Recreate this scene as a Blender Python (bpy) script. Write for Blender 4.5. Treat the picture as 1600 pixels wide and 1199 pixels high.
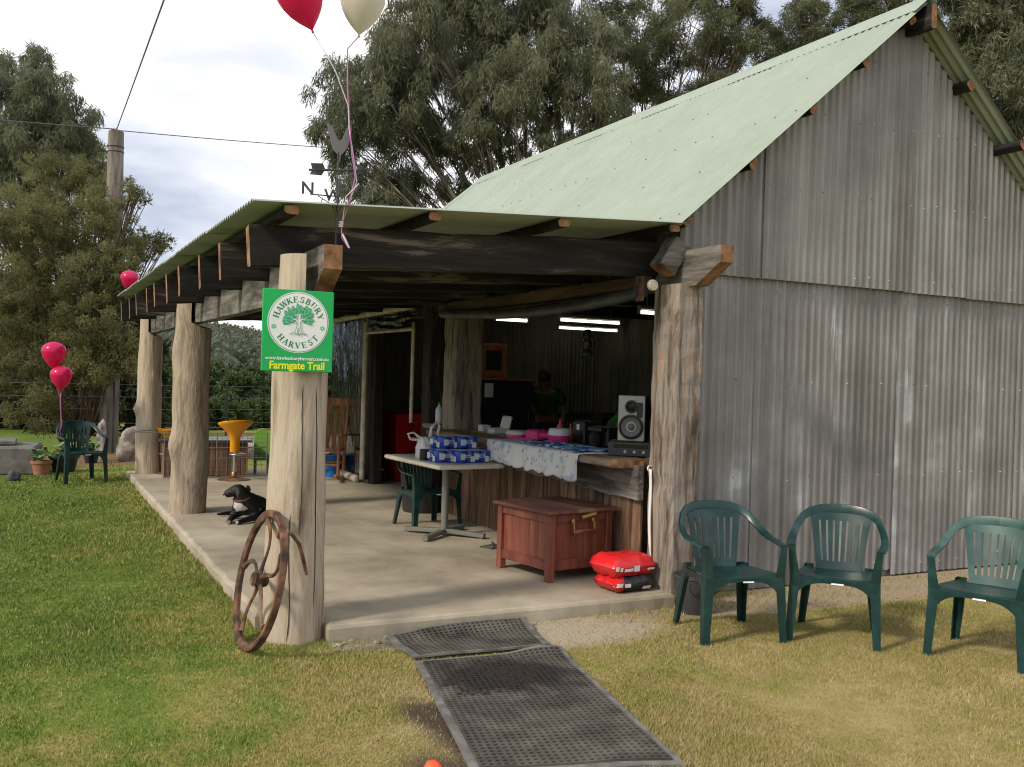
import bpy, bmesh, math, random
import numpy as np
from mathutils import Vector, Matrix, noise

random.seed(7); np.random.seed(7)
R = math.radians
for o in list(bpy.data.objects): bpy.data.objects.remove(o)
S = bpy.context.scene
COL = S.collection

# ------------------------------------------------------------------ camera
YAW, PITCH, ROLL = R(26.85), R(-0.45), R(1.7)
fw = Vector((math.sin(YAW)*math.cos(PITCH), math.cos(YAW)*math.cos(PITCH), math.sin(PITCH)))
r0 = Vector((math.cos(YAW), -math.sin(YAW), 0)); u0 = r0.cross(fw)
rr = r0*math.cos(ROLL) + u0*math.sin(ROLL); uu = -r0*math.sin(ROLL) + u0*math.cos(ROLL)
cam = bpy.data.objects.new('camera', bpy.data.cameras.new('camera')); COL.objects.link(cam)
cam.matrix_world = Matrix(((rr.x, uu.x, -fw.x, 0), (rr.y, uu.y, -fw.y, 0), (rr.z, uu.z, -fw.z, 1.58), (0, 0, 0, 1)))
cam.data.sensor_width = 36; cam.data.lens = 33.75; cam.data.clip_end = 6000; cam.data.clip_start = .05
S.camera = cam
# ------------------------------------------------------------------ sky and sun
SUN_AZ, SUN_EL = Vector((-0.975, -0.22, 0)).normalized(), R(37)
w = bpy.data.worlds.new('World'); S.world = w; w.use_nodes = True
nt = w.node_tree; nt.nodes.clear(); L = nt.links.new
out = nt.nodes.new('ShaderNodeOutputWorld'); bg = nt.nodes.new('ShaderNodeBackground')
sky = nt.nodes.new('ShaderNodeTexSky'); sky.sky_type = 'NISHITA'; sky.sun_disc = False
sky.sun_elevation = SUN_EL; sky.sun_rotation = math.atan2(SUN_AZ.x, SUN_AZ.y) % (2*math.pi)
tc = nt.nodes.new('ShaderNodeTexCoord'); mp = nt.nodes.new('ShaderNodeMapping')
mp.inputs['Scale'].default_value = (1.6, 1.6, 4.2); mp.inputs['Location'].default_value = (.55, .2, .40)
n1 = nt.nodes.new('ShaderNodeTexNoise'); n1.inputs['Scale'].default_value = 1.5; n1.inputs['Detail'].default_value = 7
n1.inputs['Roughness'].default_value = .52; n1.inputs['Distortion'].default_value = .5
cr = nt.nodes.new('ShaderNodeValToRGB')
e = cr.color_ramp.elements; e[0].position = .38; e[0].color = (.42, .46, .56, 1); e[1].position = .63; e[1].color = (1.03, 1.0, .955, 1)
x = e.new(.50); x.color = (.68, .69, .75, 1)
sc = nt.nodes.new('ShaderNodeVectorMath'); sc.operation = 'SCALE'; sc.inputs['Scale'].default_value = .10
mx = nt.nodes.new('ShaderNodeMix'); mx.data_type = 'RGBA'; mx.inputs['Factor'].default_value = .90
L(tc.outputs['Generated'], mp.inputs['Vector']); L(mp.outputs['Vector'], n1.inputs['Vector']); L(n1.outputs['Fac'], cr.inputs['Fac'])
L(sky.outputs['Color'], sc.inputs[0]); L(sc.outputs['Vector'], mx.inputs[6]); L(cr.outputs['Color'], mx.inputs[7])
L(mx.outputs[2], bg.inputs['Color']); L(bg.outputs['Background'], out.inputs['Surface']); bg.inputs['Strength'].default_value = 1.0
sl = bpy.data.lights.new('sun', 'SUN'); sl.energy = 2.1; sl.angle = R(8); sl.color = (1, .90, .76)
so = bpy.data.objects.new('sun', sl); COL.objects.link(so)
sd = Vector((SUN_AZ.x*math.cos(SUN_EL), SUN_AZ.y*math.cos(SUN_EL), math.sin(SUN_EL)))
so.rotation_euler = sd.to_track_quat('Z', 'Y').to_euler(); so.location = (-20, -5, 20)
S.view_settings.view_transform = 'Standard'; S.view_settings.look = 'None'
S.view_settings.exposure = 0.55; S.view_settings.gamma = 1.0
S.cycles.use_denoising = True; S.cycles.filter_width = 1.15
S.cycles.max_bounces = 8; S.cycles.diffuse_bounces = 5; S.cycles.transparent_max_bounces = 12
try: S.cycles.denoiser = 'OPENIMAGEDENOISE'
except Exception: pass

# ------------------------------------------------------------------ helpers
V = Vector
class MB:
    def __init__(s): s.v = []; s.f = []; s.m = []
    def add(s, vs, fs, mi=0):
        b = len(s.v); s.v += [tuple(p) for p in vs]
        for f in fs: s.f.append(tuple(i+b for i in f)); s.m.append(mi)
    def box(s, c, sz, rot=None, mi=0, taper=1.0):
        hx, hy, hz = sz[0]/2, sz[1]/2, sz[2]/2; P = []
        for z, k in ((-hz, 1.0), (hz, taper)):
            for x, y in ((-hx, -hy), (hx, -hy), (hx, hy), (-hx, hy)):
                p = V((x*k, y*k, z)); P.append((rot @ p if rot else p) + V(c))
        s.add(P, [(3, 2, 1, 0), (4, 5, 6, 7), (0, 1, 5, 4), (1, 2, 6, 5), (2, 3, 7, 6), (3, 0, 4, 7)], mi)
    def rbox(s, c, sz, ch=.01, rot=None, mi=0):
        # box with chamfered edges
        hx, hy, hz = sz[0]/2, sz[1]/2, sz[2]/2; ch = min(ch, hx*.9, hy*.9, hz*.9); rings = []
        for z, i in ((-hz, ch), (-hz+ch, 0), (hz-ch, 0), (hz, ch)):
            X, Y = hx-i, hy-i
            rings.append([V((-X+ch, -Y, z)), V((X-ch, -Y, z)), V((X, -Y+ch, z)), V((X, Y-ch, z)), V((X-ch, Y, z)), V((-X+ch, Y, z)), V((-X, Y-ch, z)), V((-X, -Y+ch, z))])
        P = [((rot @ p if rot else p) + V(c)) for r in rings for p in r]; F = []
        for k in range(3):
            for i in range(8): F.append((k*8+i, k*8+(i+1) % 8, (k+1)*8+(i+1) % 8, (k+1)*8+i))
        F.append(tuple(range(7, -1, -1))); F.append(tuple(range(24, 32))); s.add(P, F, mi)
    def tube(s, path, rad, n=8, mi=0, cap=True, squash=None):
        path = [V(p) for p in path]; N = len(path); rad = rad if isinstance(rad, (list, tuple)) else [rad]*N
        up = V((0, 0, 1)); d0 = (path[1]-path[0]).normalized()
        if abs(d0.dot(up)) > .9: up = V((1, 0, 0))
        P = []; side = d0.cross(up).normalized()
        for i in range(N):
            d = (path[min(i+1, N-1)]-path[max(i-1, 0)])
            d = d.normalized() if d.length > 1e-9 else d0
            side = (side - d*side.dot(d))
            side = side.normalized() if side.length > 1e-6 else d.orthogonal().normalized()
            u = side.cross(d)
            for k in range(n):
                a = 2*math.pi*k/n
                P.append(path[i] + side*(math.cos(a)*rad[i]) + u*(math.sin(a)*rad[i]*(squash or 1)))
        F = [(i*n+k, i*n+(k+1) % n, (i+1)*n+(k+1) % n, (i+1)*n+k) for i in range(N-1) for k in range(n)]
        if cap: F.append(tuple(range(n-1, -1, -1))); F.append(tuple(range((N-1)*n, N*n)))
        s.add(P, F, mi)
    def lathe(s, prof, n=20, c=(0, 0, 0), mi=0, rot=None, cap=True, sy=1.0):
        P = []
        for r, z in prof:
            for k in range(n):
                a = 2*math.pi*k/n; p = V((r*math.cos(a), r*math.sin(a)*sy, z)); P.append((rot @ p if rot else p)+V(c))
        N = len(prof); F = [(i*n+k, i*n+(k+1) % n, (i+1)*n+(k+1) % n, (i+1)*n+k) for i in range(N-1) for k in range(n)]
        if cap: F.append(tuple(range(n-1, -1, -1))); F.append(tuple(range((N-1)*n, N*n)))
        s.add(P, F, mi)
    def torus(s, c, R0, r, n=32, m=8, rot=None, mi=0, sz=1.0):
        P = []
        for i in range(n):
            a = 2*math.pi*i/n
            for k in range(m):
                b = 2*math.pi*k/m; q = V(((R0+r*math.cos(b))*math.cos(a), (R0+r*math.cos(b))*math.sin(a), r*math.sin(b)*sz))
                P.append((rot @ q if rot else q)+V(c))
        s.add(P, [(i*m+k, ((i+1) % n)*m+k, ((i+1) % n)*m+(k+1) % m, i*m+(k+1) % m) for i in range(n) for k in range(m)], mi)
    def timber(s, a, b, w, h, up=(0, 0, 1), seg=8, jit=.005, ch=.012, em=None, mi=0, sd=None):
        a, b = V(a), V(b); d = (b-a).normalized(); up = V(up); sv = d.cross(up).normalized(); u = sv.cross(d)
        rd = random.Random(sd if sd is not None else random.random()); off = rd.random()*100; P = []
        base = [(-w/2+ch, -h/2), (w/2-ch, -h/2), (w/2, -h/2+ch), (w/2, h/2-ch), (w/2-ch, h/2), (-w/2+ch, h/2), (-w/2, h/2-ch), (-w/2, -h/2+ch)]
        for i in range(seg+1):
            t = i/seg; q = a+(b-a)*t
            for k, (x0, y0) in enumerate(base):
                j = noise.noise((off+i*.9, k*.7, 0))*jit*1.6; j2 = noise.noise((off, i*.9, k*.7))*jit*1.6
                P.append(q + sv*(x0+j+rd.uniform(-jit, jit)*.3) + u*(y0+j2+rd.uniform(-jit, jit)*.3))
        F = [(i*8+(k+1) % 8, i*8+k, (i+1)*8+k, (i+1)*8+(k+1) % 8) for i in range(seg) for k in range(8)]
        s.add(P, F, mi); b0 = len(s.v)-len(P)
        for f in (tuple(range(8)), tuple(range(seg*8+7, seg*8-1, -1))):
            s.f.append(tuple(i+b0 for i in f)); s.m.append(mi if em is None else em)
    def sphere(s, c, r, n=16, m=10, mi=0):
        if not isinstance(r, (tuple, list)): r = (r, r, r)
        P = [V(c)+V((0, 0, -r[2]))]
        for i in range(1, m):
            t = -math.pi/2+math.pi*i/m
            for k in range(n): P.append(V(c)+V((r[0]*math.cos(t)*math.cos(2*math.pi*k/n), r[1]*math.cos(t)*math.sin(2*math.pi*k/n), r[2]*math.sin(t))))
        P.append(V(c)+V((0, 0, r[2]))); F = []
        for k in range(n): F.append((0, 1+(k+1) % n, 1+k)); F.append((len(P)-1, 1+(m-2)*n+k, 1+(m-2)*n+(k+1) % n))
        for i in range(m-2):
            for k in range(n): F.append((1+i*n+k, 1+i*n+(k+1) % n, 1+(i+1)*n+(k+1) % n, 1+(i+1)*n+k))
        s.add(P, F, mi)
    def plate(s, pts, z0, z1, mi=0):
        n = len(pts); s.add([(p[0], p[1], z0) for p in pts]+[(p[0], p[1], z1) for p in pts],
            [tuple(range(n-1, -1, -1)), tuple(range(n, 2*n))]+[(i, (i+1) % n, n+(i+1) % n, n+i) for i in range(n)], mi)
    def xform(s, M):
        s.v = [tuple(M @ V(p)) for p in s.v]; return s
    def mesh(s, name):
        me = bpy.data.meshes.new(name); me.from_pydata(s.v, [], s.f)
        if any(s.m): me.polygons.foreach_set('material_index', s.m)
        me.validate(); return me
    def build(s, name, mats, parent=None, smooth=False, loc=None, rot=None):
        me = s.mesh(name)
        for m in (mats if isinstance(mats, (list, tuple)) else [mats]): me.materials.append(m)
        if smooth is True: me.polygons.foreach_set('use_smooth', [True]*len(me.polygons))
        o = link(name, me, parent, loc, rot)
        if smooth == 'auto': shade_auto(me)
        return o
def shade_auto(me, ang=R(38)):
    me.polygons.foreach_set('use_smooth', [True]*len(me.polygons)); bm = bmesh.new(); bm.from_mesh(me)
    for ed in bm.edges:
        if len(ed.link_faces) == 2 and ed.calc_face_angle(0) > ang: ed.smooth = False
    bm.to_mesh(me); bm.free()
def link(name, me, parent=None, loc=None, rot=None):
    o = bpy.data.objects.new(name, me); COL.objects.link(o); o.parent = parent
    if loc is not None: o.location = loc
    if rot is not None: o.rotation_euler = rot
    return o
def tag(o, label, cat, group=None):
    o['label'] = label; o['category'] = cat
    if group: o['group'] = group
    return o
def thing(name, label, cat, loc=(0, 0, 0), rz=0, group=None):
    o = bpy.data.objects.new(name, None); COL.objects.link(o); o.location = loc; o.rotation_euler = (0, 0, rz); o.empty_display_size = .1
    return tag(o, label, cat, group)
def structure(o): o['kind'] = 'structure'; return o
def copy_tree(o, parent=None):
    c = o.copy(); COL.objects.link(c); c.parent = parent
    for ch in list(o.children): copy_tree(ch, c)
    return c
def rotm(x=0, y=0, z=0): return (Matrix.Rotation(z, 3, 'Z') @ Matrix.Rotation(y, 3, 'Y') @ Matrix.Rotation(x, 3, 'X'))
def np_mesh(name, verts, faces, k, mats, parent=None, smooth=False, attr=None):
    me = bpy.data.meshes.new(name); n = len(verts); m = len(faces)
    me.vertices.add(n); me.vertices.foreach_set('co', np.asarray(verts, np.float32).ravel())
    me.loops.add(m*k); me.loops.foreach_set('vertex_index', np.asarray(faces, np.int32).ravel())
    me.polygons.add(m); me.polygons.foreach_set('loop_start', np.arange(0, m*k, k, dtype=np.int32)); me.polygons.foreach_set('loop_total', np.full(m, k, np.int32))
    if attr is not None:
        a = me.attributes.new('rnd', 'FLOAT', 'POINT'); a.data.foreach_set('value', np.asarray(attr, np.float32))
    me.update(calc_edges=True)
    for mm in (mats if isinstance(mats, (list, tuple)) else [mats]): me.materials.append(mm)
    if smooth: me.polygons.foreach_set('use_smooth', [True]*m)
    return link(name, me, parent)

# ------------------------------------------------------------------ materials
def new_mat(name):
    m = bpy.data.materials.new(name); m.use_nodes = True; return m, m.node_tree, m.node_tree.nodes['Principled BSDF']
def ramp(nt, stops, con=1.0):
    stops = [(min(1, max(0, .5+(p-.5)*con)), c) for p, c in stops]; r = nt.nodes.new('ShaderNodeValToRGB'); el = r.color_ramp.elements
    while len(el) < len(stops): el.new(.5)
    for e_, (p, c) in zip(el, stops): e_.position = p; e_.color = (*c, 1)
    return r
def mk(name, cols, scale=(1, 1, 1), ns=3.0, detail=5, rough=.6, bump=0.0, bs=None, metal=0.0, rand=0.0, dist=.0, spec=.5, coat=0, coord='Object', nrough=.55, rr=0.0, bdist=.01, trans=0.0, con=.55):
    """Principled material, colour from a stretched noise; bump from a finer one; rand = brightness spread between objects"""
    m, nt, b = new_mat(name); L = nt.links.new
    if not isinstance(cols[0], (tuple, list)): cols = [(0, cols), (1, cols)]
    tc = nt.nodes.new('ShaderNodeTexCoord'); mp = nt.nodes.new('ShaderNodeMapping'); mp.inputs['Scale'].default_value = scale
    L(tc.outputs[coord], mp.inputs['Vector'])
    oi = nt.nodes.new('ShaderNodeObjectInfo')
    if coord == 'Object':
        ad = nt.nodes.new('ShaderNodeVectorMath'); ad.operation = 'ADD'; ml = nt.nodes.new('ShaderNodeMath'); ml.operation = 'MULTIPLY'; ml.inputs[1].default_value = 37.
        L(oi.outputs['Random'], ml.inputs[0]); L(mp.outputs['Vector'], ad.inputs[0]); L(ml.outputs[0], ad.inputs[1]); vec = ad.outputs[0]
    else: vec = mp.outputs['Vector']
    n = nt.nodes.new('ShaderNodeTexNoise'); n.inputs['Scale'].default_value = ns; n.inputs['Detail'].default_value = detail; n.inputs['Roughness'].default_value = nrough; n.inputs['Distortion'].default_value = dist
    L(vec, n.inputs['Vector']); r = ramp(nt, cols, con); L(n.outputs['Fac'], r.inputs['Fac']); col = r.outputs['Color']
    if rand:
        hs = nt.nodes.new('ShaderNodeHueSaturation'); mr = nt.nodes.new('ShaderNodeMapRange'); mr.inputs['To Min'].default_value = 1-rand; mr.inputs['To Max'].default_value = 1+rand
        L(oi.outputs['Random'], mr.inputs['Value']); L(mr.outputs[0], hs.inputs['Value']); L(col, hs.inputs['Color']); col = hs.outputs['Color']
    L(col, b.inputs['Base Color'])
    b.inputs['Roughness'].default_value = rough; b.inputs['Metallic'].default_value = metal; b.inputs['Specular IOR Level'].default_value = spec
    if coat: b.inputs['Coat Weight'].default_value = coat
    if trans: b.inputs['Transmission Weight'].default_value = trans
    if rr:
        mr2 = nt.nodes.new('ShaderNodeMapRange'); mr2.inputs['To Min'].default_value = rough-rr; mr2.inputs['To Max'].default_value = rough+rr
        L(n.outputs['Fac'], mr2.inputs['Value']); L(mr2.outputs[0], b.inputs['Roughness'])
    if bump:
        n2 = nt.nodes.new('ShaderNodeTexNoise'); n2.inputs['Scale'].default_value = bs or ns*4; n2.inputs['Detail'].default_value = 4; L(vec, n2.inputs['Vector'])
        bp = nt.nodes.new('ShaderNodeBump'); bp.inputs['Strength'].default_value = bump; bp.inputs['Distance'].default_value = bdist; L(n2.outputs['Fac'], bp.inputs['Height']); L(bp.outputs['Normal'], b.inputs['Normal'])
    return m
def wood(name, cols, axis='Z', ns=5, **k):
    sc = {'X': (.12, 1, 1), 'Y': (1, .12, 1), 'Z': (1, 1, .12)}[axis]
    sc = tuple(v*2.2 for v in sc)
    return mk(name, cols, scale=sc, ns=ns, detail=8, dist=.4, bump=k.pop('bump', .5), bs=ns*2.5, nrough=.65, **k)
def emit(name, col, st):
    m, nt, b = new_mat(name); b.inputs['Base Color'].default_value = (*col, 1); b.inputs['Emission Color'].default_value = (*col, 1); b.inputs['Emission Strength'].default_value = st; return m
def plain(name, col, rough=.5, **k): return mk(name, [(0, tuple(c*.92 for c in col)), (1, tuple(min(1, c*1.08) for c in col))], ns=6, rough=rough, **k)

GREYW = [(.2, (.03, .026, .022)), (.42, (.10, .088, .074)), (.6, (.17, .15, .128)), (.85, (.27, .245, .21))]
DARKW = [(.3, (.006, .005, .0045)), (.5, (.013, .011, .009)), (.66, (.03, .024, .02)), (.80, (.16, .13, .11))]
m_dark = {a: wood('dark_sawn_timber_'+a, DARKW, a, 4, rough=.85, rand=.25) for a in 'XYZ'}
m_beam = {a: wood('grey_hewn_timber_'+a, GREYW, a, 6, rough=.85, bump=.9) for a in 'XYZ'}
m_post = wood('weathered_square_post', [(.2, (.05, .035, .025)), (.38, (.17, .125, .09)), (.5, (.24, .21, .18)), (.62, (.30, .26, .22)), (.75, (.36, .20, .10)), (.9, (.42, .37, .31))], 'Z', 6, rough=.85, bump=.9)
m_end = mk('fresh_cut_end_grain', [(.2, (.10, .045, .022)), (.5, (.26, .125, .055)), (.85, (.38, .22, .12))], ns=10, rough=.85, bump=.4)
m_log = wood('debarked_log', [(.12, (.15, .105, .068)), (.36, (.35, .275, .195)), (.52, (.46, .385, .295)), (.70, (.40, .30, .20)), (.9, (.54, .47, .375))], 'Z', 5.5, rough=.8, bump=.8)
m_log2 = mk('bark_scarred_log', [(.12, (.13, .098, .07)), (.36, (.26, .205, .15)), (.54, (.40, .32, .235)), (.72, (.30, .235, .17)), (.9, (.48, .40, .30))], scale=(1, 1, .22), ns=9, detail=9, rough=.85, bump=.9, dist=.35, nrough=.68)
m_plank = wood('old_brown_plank', [(.2, (.035, .02, .012)), (.42, (.10, .055, .03)), (.6, (.17, .092, .048)), (.8, (.23, .155, .10))], 'Z', 7, rough=.85, rand=.5, bump=.7)
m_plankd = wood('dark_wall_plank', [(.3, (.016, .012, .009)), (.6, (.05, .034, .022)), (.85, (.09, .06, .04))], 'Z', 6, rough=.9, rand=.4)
m_counter = wood('counter_board', [(.25, (.09, .065, .045)), (.5, (.20, .15, .10)), (.8, (.33, .26, .19))], 'Y', 5, rough=.6)
def metal_sheet(name, cols, axis, rough, metal, rand, ns=2.5, grime=None):
    """sheet iron: streaks along the sheet plus blotches"""
    m, nt, b = new_mat(name); L = nt.links.new
    tc = nt.nodes.new('ShaderNodeTexCoord'); oi = nt.nodes.new('ShaderNodeObjectInfo')
    mp = nt.nodes.new('ShaderNodeMapping'); mp.inputs['Scale'].default_value = {'X': (.10, 3, 3), 'Z': (3, 3, .10)}[axis]
    ml = nt.nodes.new('ShaderNodeMath'); ml.operation = 'MULTIPLY'; ml.inputs[1].default_value = 19.; L(oi.outputs['Random'], ml.inputs[0])
    n = nt.nodes.new('ShaderNodeTexNoise'); n.noise_dimensions = '4D'; n.inputs['Scale'].default_value = ns; n.inputs['Detail'].default_value = 6; n.inputs['Roughness'].default_value = .6
    n2 = nt.nodes.new('ShaderNodeTexNoise'); n2.noise_dimensions = '4D'; n2.inputs['Scale'].default_value = 1.4; n2.inputs['Detail'].default_value = 7; n2.inputs['Roughness'].default_value = .6
    L(tc.outputs['Object'], mp.inputs['Vector']); L(mp.outputs['Vector'], n.inputs['Vector']); L(tc.outputs['Object'], n2.inputs['Vector']); L(ml.outputs[0], n.inputs['W']); L(ml.outputs[0], n2.inputs['W'])
    mi = nt.nodes.new('ShaderNodeMix'); mi.inputs['Factor'].default_value = .45; L(n.outputs['Fac'], mi.inputs[2]); L(n2.outputs['Fac'], mi.inputs[3])
    r = ramp(nt, cols, .62); L(mi.outputs[0], r.inputs['Fac'])
    hs = nt.nodes.new('ShaderNodeHueSaturation'); mr = nt.nodes.new('ShaderNodeMapRange'); mr.inputs['To Min'].default_value = 1-rand; mr.inputs['To Max'].default_value = 1+rand
    L(oi.outputs['Random'], mr.inputs['Value']); L(mr.outputs[0], hs.inputs['Value']); L(r.outputs['Color'], hs.inputs['Color']); L(hs.outputs['Color'], b.inputs['Base Color'])
    m2 = nt.nodes.new('ShaderNodeMapRange'); m2.inputs['To Min'].default_value = rough-.12; m2.inputs['To Max'].default_value = rough+.18; L(mi.outputs[0], m2.inputs['Value']); L(m2.outputs[0], b.inputs['Roughness'])
    b.inputs['Metallic'].default_value = metal; return m
m_iron = metal_sheet('old_galvanised_iron', [(.20, (.11, .103, .094)), (.42, (.20, .192, .18)), (.56, (.27, .255, .243)), (.63, (.33, .328, .322)), (.70, (.56, .57, .585))], 'Z', .52, .25, .12)
m_ironu = metal_sheet('old_galvanised_iron_gable', [(.25, (.14, .13, .112)), (.46, (.22, .212, .195)), (.58, (.28, .275, .255)), (.78, (.36, .355, .33))], 'Z', .55, .25, .10)
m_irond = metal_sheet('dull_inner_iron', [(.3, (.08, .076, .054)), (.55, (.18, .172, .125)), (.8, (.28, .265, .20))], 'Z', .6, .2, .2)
m_green = metal_sheet('pale_green_roofing', [(.2, (.265, .315, .25)), (.5, (.305, .355, .285)), (.8, (.34, .39, .32))], 'X', .45, .0, .03)
m_nail = mk('nail_head', [(.3, (.10, .05, .03)), (.5, (.35, .34, .33)), (.7, (.6, .6, .6))], ns=9, rough=.5); m_zinc = plain('zinc_screw', (.14, .16, .13), .5)

def grass_nodes(nt):
    """colour and soil masks over world x, y: green lawn, straw where it is worn dry"""
    L = nt.links.new; tc = nt.nodes.new('ShaderNodeTexCoord'); sx = nt.nodes.new('ShaderNodeSeparateXYZ'); L(tc.outputs['Object'], sx.inputs[0])
    def mr(src, a, b_, c=0, d=1):
        k = nt.nodes.new('ShaderNodeMapRange'); k.interpolation_type = 'SMOOTHSTEP'; L(src, k.inputs['Value'])
        for i, v in zip((1, 2, 3, 4), (a, b_, c, d)): k.inputs[i].default_value = v
        return k.outputs[0]
    def math2(op, a, b_):
        k = nt.nodes.new('ShaderNodeMath'); k.operation = op
        for i, v in enumerate((a, b_)):
            if isinstance(v, (int, float)): k.inputs[i].default_value = v
            else: L(v, k.inputs[i])
        return k.outputs[0]
    def nz(s, d=4, r=.6):
        k = nt.nodes.new('ShaderNodeTexNoise'); k.inputs['Scale'].default_value = s; k.inputs['Detail'].default_value = d; k.inputs['Roughness'].default_value = r; L(tc.outputs['Object'], k.inputs['Vector']); return k.outputs['Fac']
    big, mid, fine = nz(.9), nz(3.2, 5), nz(26, 3)
    bias = math2('ADD', mr(sx.outputs[0], .1, 1.9, 0, .40), mr(sx.outputs[1], 3.2, 6.4, .34, 0))
    f = math2('ADD', math2('ADD', bias, math2('MULTIPLY', math2('SUBTRACT', big, .5), 1.0)), math2('ADD', math2('MULTIPLY', math2('SUBTRACT', mid, .5), 1.35), math2('MULTIPLY', math2('SUBTRACT', fine, .5), .7)))
    r = ramp(nt, [(.02, (.125, .19, .03)), (.24, (.19, .235, .046)), (.46, (.285, .265, .078)), (.68, (.34, .275, .11)), (.95, (.41, .34, .155))])
    L(f, r.inputs['Fac'])
    return tc, sx, mid, fine, r.outputs['Color'], mr, math2
def spot(nt, tc, pos, rad, soft, mid, sc=(1, 1, 1)):
    L = nt.links.new; d = nt.nodes.new('ShaderNodeVectorMath'); d.operation = 'SUBTRACT'; L(tc.outputs['Object'], d.inputs[0]); d.inputs[1].default_value = pos
    q = nt.nodes.new('ShaderNodeVectorMath'); q.operation = 'MULTIPLY'; L(d.outputs[0], q.inputs[0]); q.inputs[1].default_value = sc
    l = nt.nodes.new('ShaderNodeVectorMath'); l.operation = 'LENGTH'; L(q.outputs[0], l.inputs[0])
    a = nt.nodes.new('ShaderNodeMath'); a.operation = 'MULTIPLY_ADD'; L(mid, a.inputs[0]); a.inputs[1].default_value = rad*1.3; L(l.outputs['Value'], a.inputs[2])
    k = nt.nodes.new('ShaderNodeMapRange'); k.interpolation_type = 'SMOOTHSTEP'; L(a.outputs[0], k.inputs[0]); k.inputs[1].default_value = rad*1.65-soft; k.inputs[2].default_value = rad*1.65+soft; k.inputs[3].default_value = 1; k.inputs[4].default_value = 0
    return k.outputs[0]
SOIL = [((1.72, 3.95, 0), .19, (.075, .055, .04), (1.3, .42, 1)), ((1.5, 3.45, 0), .14, (.09, .066, .046), (1, .6, 1)), ((3.15, 5.15, 0), .34, (.42, .36, .27), (.55, 1, 1)), ((6.6, 5.35, 0), 1.1, (.36, .28, .2), (.35, 3, 1)), ((2.2, 5.3, 0), .3, (.30, .26, .2), (.5, 1.8, 1)), ((1.6, 17.3, 0), 1.2, (.22, .14, .085), (.6, 1, 1))]
def ground_material():
    m, nt, b = new_mat('lawn_ground'); L = nt.links.new
    tc, sx, mid, fine, col, mr, math2 = grass_nodes(nt)
    hs = nt.nodes.new('ShaderNodeHueSaturation'); hs.inputs['Value'].default_value = .88; L(col, hs.inputs['Color']); col = hs.outputs['Color']
    for pos, rad, c, s_ in SOIL:
        mx = nt.nodes.new('ShaderNodeMix'); mx.data_type = 'RGBA'; L(spot(nt, tc, pos, rad, .1, mid, s_), mx.inputs['Factor']); L(col, mx.inputs[6]); mx.inputs[7].default_value = (*c, 1); col = mx.outputs[2]
    L(col, b.inputs['Base Color']); b.inputs['Roughness'].default_value = .95; b.inputs['Specular IOR Level'].default_value = .1
    n2 = nt.nodes.new('ShaderNodeTexNoise'); n2.inputs['Scale'].default_value = 60; n2.inputs['Detail'].default_value = 5; L(tc.outputs['Object'], n2.inputs['Vector'])
    bp = nt.nodes.new('ShaderNodeBump'); bp.inputs['Strength'].default_value = .8; bp.inputs['Distance'].default_value = .02; L(n2.outputs['Fac'], bp.inputs['Height']); L(bp.outputs['Normal'], b.inputs['Normal'])
    return m
def blade_material():
    m, nt, b = new_mat('grass_blades'); L = nt.links.new
    tc, sx, mid, fine, col, mr, math2 = grass_nodes(nt)
    at = nt.nodes.new('ShaderNodeAttribute'); at.attribute_name = 'rnd'
    mx = nt.nodes.new('ShaderNodeMix'); mx.data_type = 'RGBA'; L(mr(at.outputs['Fac'], .82, .92), mx.inputs['Factor']); L(col, mx.inputs[6]); mx.inputs[7].default_value = (.36, .30, .14, 1); col = mx.outputs[2]
    hs = nt.nodes.new('ShaderNodeHueSaturation'); L(mr(at.outputs['Fac'], 0, 1, .8, 1.2), hs.inputs['Value']); L(col, hs.inputs['Color'])
    L(mr(at.outputs['Fac'], 0, 1, .515, .485), hs.inputs['Hue'])
    L(hs.outputs['Color'], b.inputs['Base Color']); b.inputs['Roughness'].default_value = .7; b.inputs['Specular IOR Level'].default_value = .2
    return m
m_ground = ground_material(); m_blade = blade_material()

# ------------------------------------------------------------------ ground
def gz(x, y):
    d = math.hypot(x-2, y-8)
    return (0 if d < 12 else min(0, -(d-12)*.02)) + (max(0, d-70)**1.0)*.0
def ground():
    xs = sorted(set([-2500, -900, -400, -200, -100, -60, -40] + list(np.arange(-30, 31, 2.0)) + [40, 60, 100, 200, 400, 900, 2500]))
    ys = sorted(set([-2500, -900, -300, -100, -50] + list(np.arange(-30, 41, 2.0)) + [50, 60, 100, 200, 400, 900, 2500]))
    v = [(x, y, gz(x, y) if math.hypot(x, y) < 120 else -2.3) for y in ys for x in xs]; n = len(xs)
    f = [(j*n+i, j*n+i+1, (j+1)*n+i+1, (j+1)*n+i) for j in range(len(ys)-1) for i in range(n-1)]
    mb = MB(); mb.add(v, f); return structure(mb.build('ground', m_ground, smooth=True))
ground()
MAT1 = [(1.90, 5.28), (2.86, 5.36), (2.76, 4.86), (1.93, 4.90)]
MAT2 = [(1.92, 4.86), (2.78, 4.76), (2.44, 3.14), (1.60, 3.40)]
def in_quad(x, y, q, m=0.0):
    ok = np.ones_like(x, bool); n = len(q); c = np.mean(q, 0)
    for i in range(n):
        a, b_ = np.array(q[i]), np.array(q[(i+1) % n]); e_ = b_-a; nn = np.array([e_[1], -e_[0]])/np.hypot(*e_)
        if (c-a) @ nn > 0: nn = -nn
        ok &= ((x-a[0])*nn[0]+(y-a[1])*nn[1]) < m
    return ok
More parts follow.
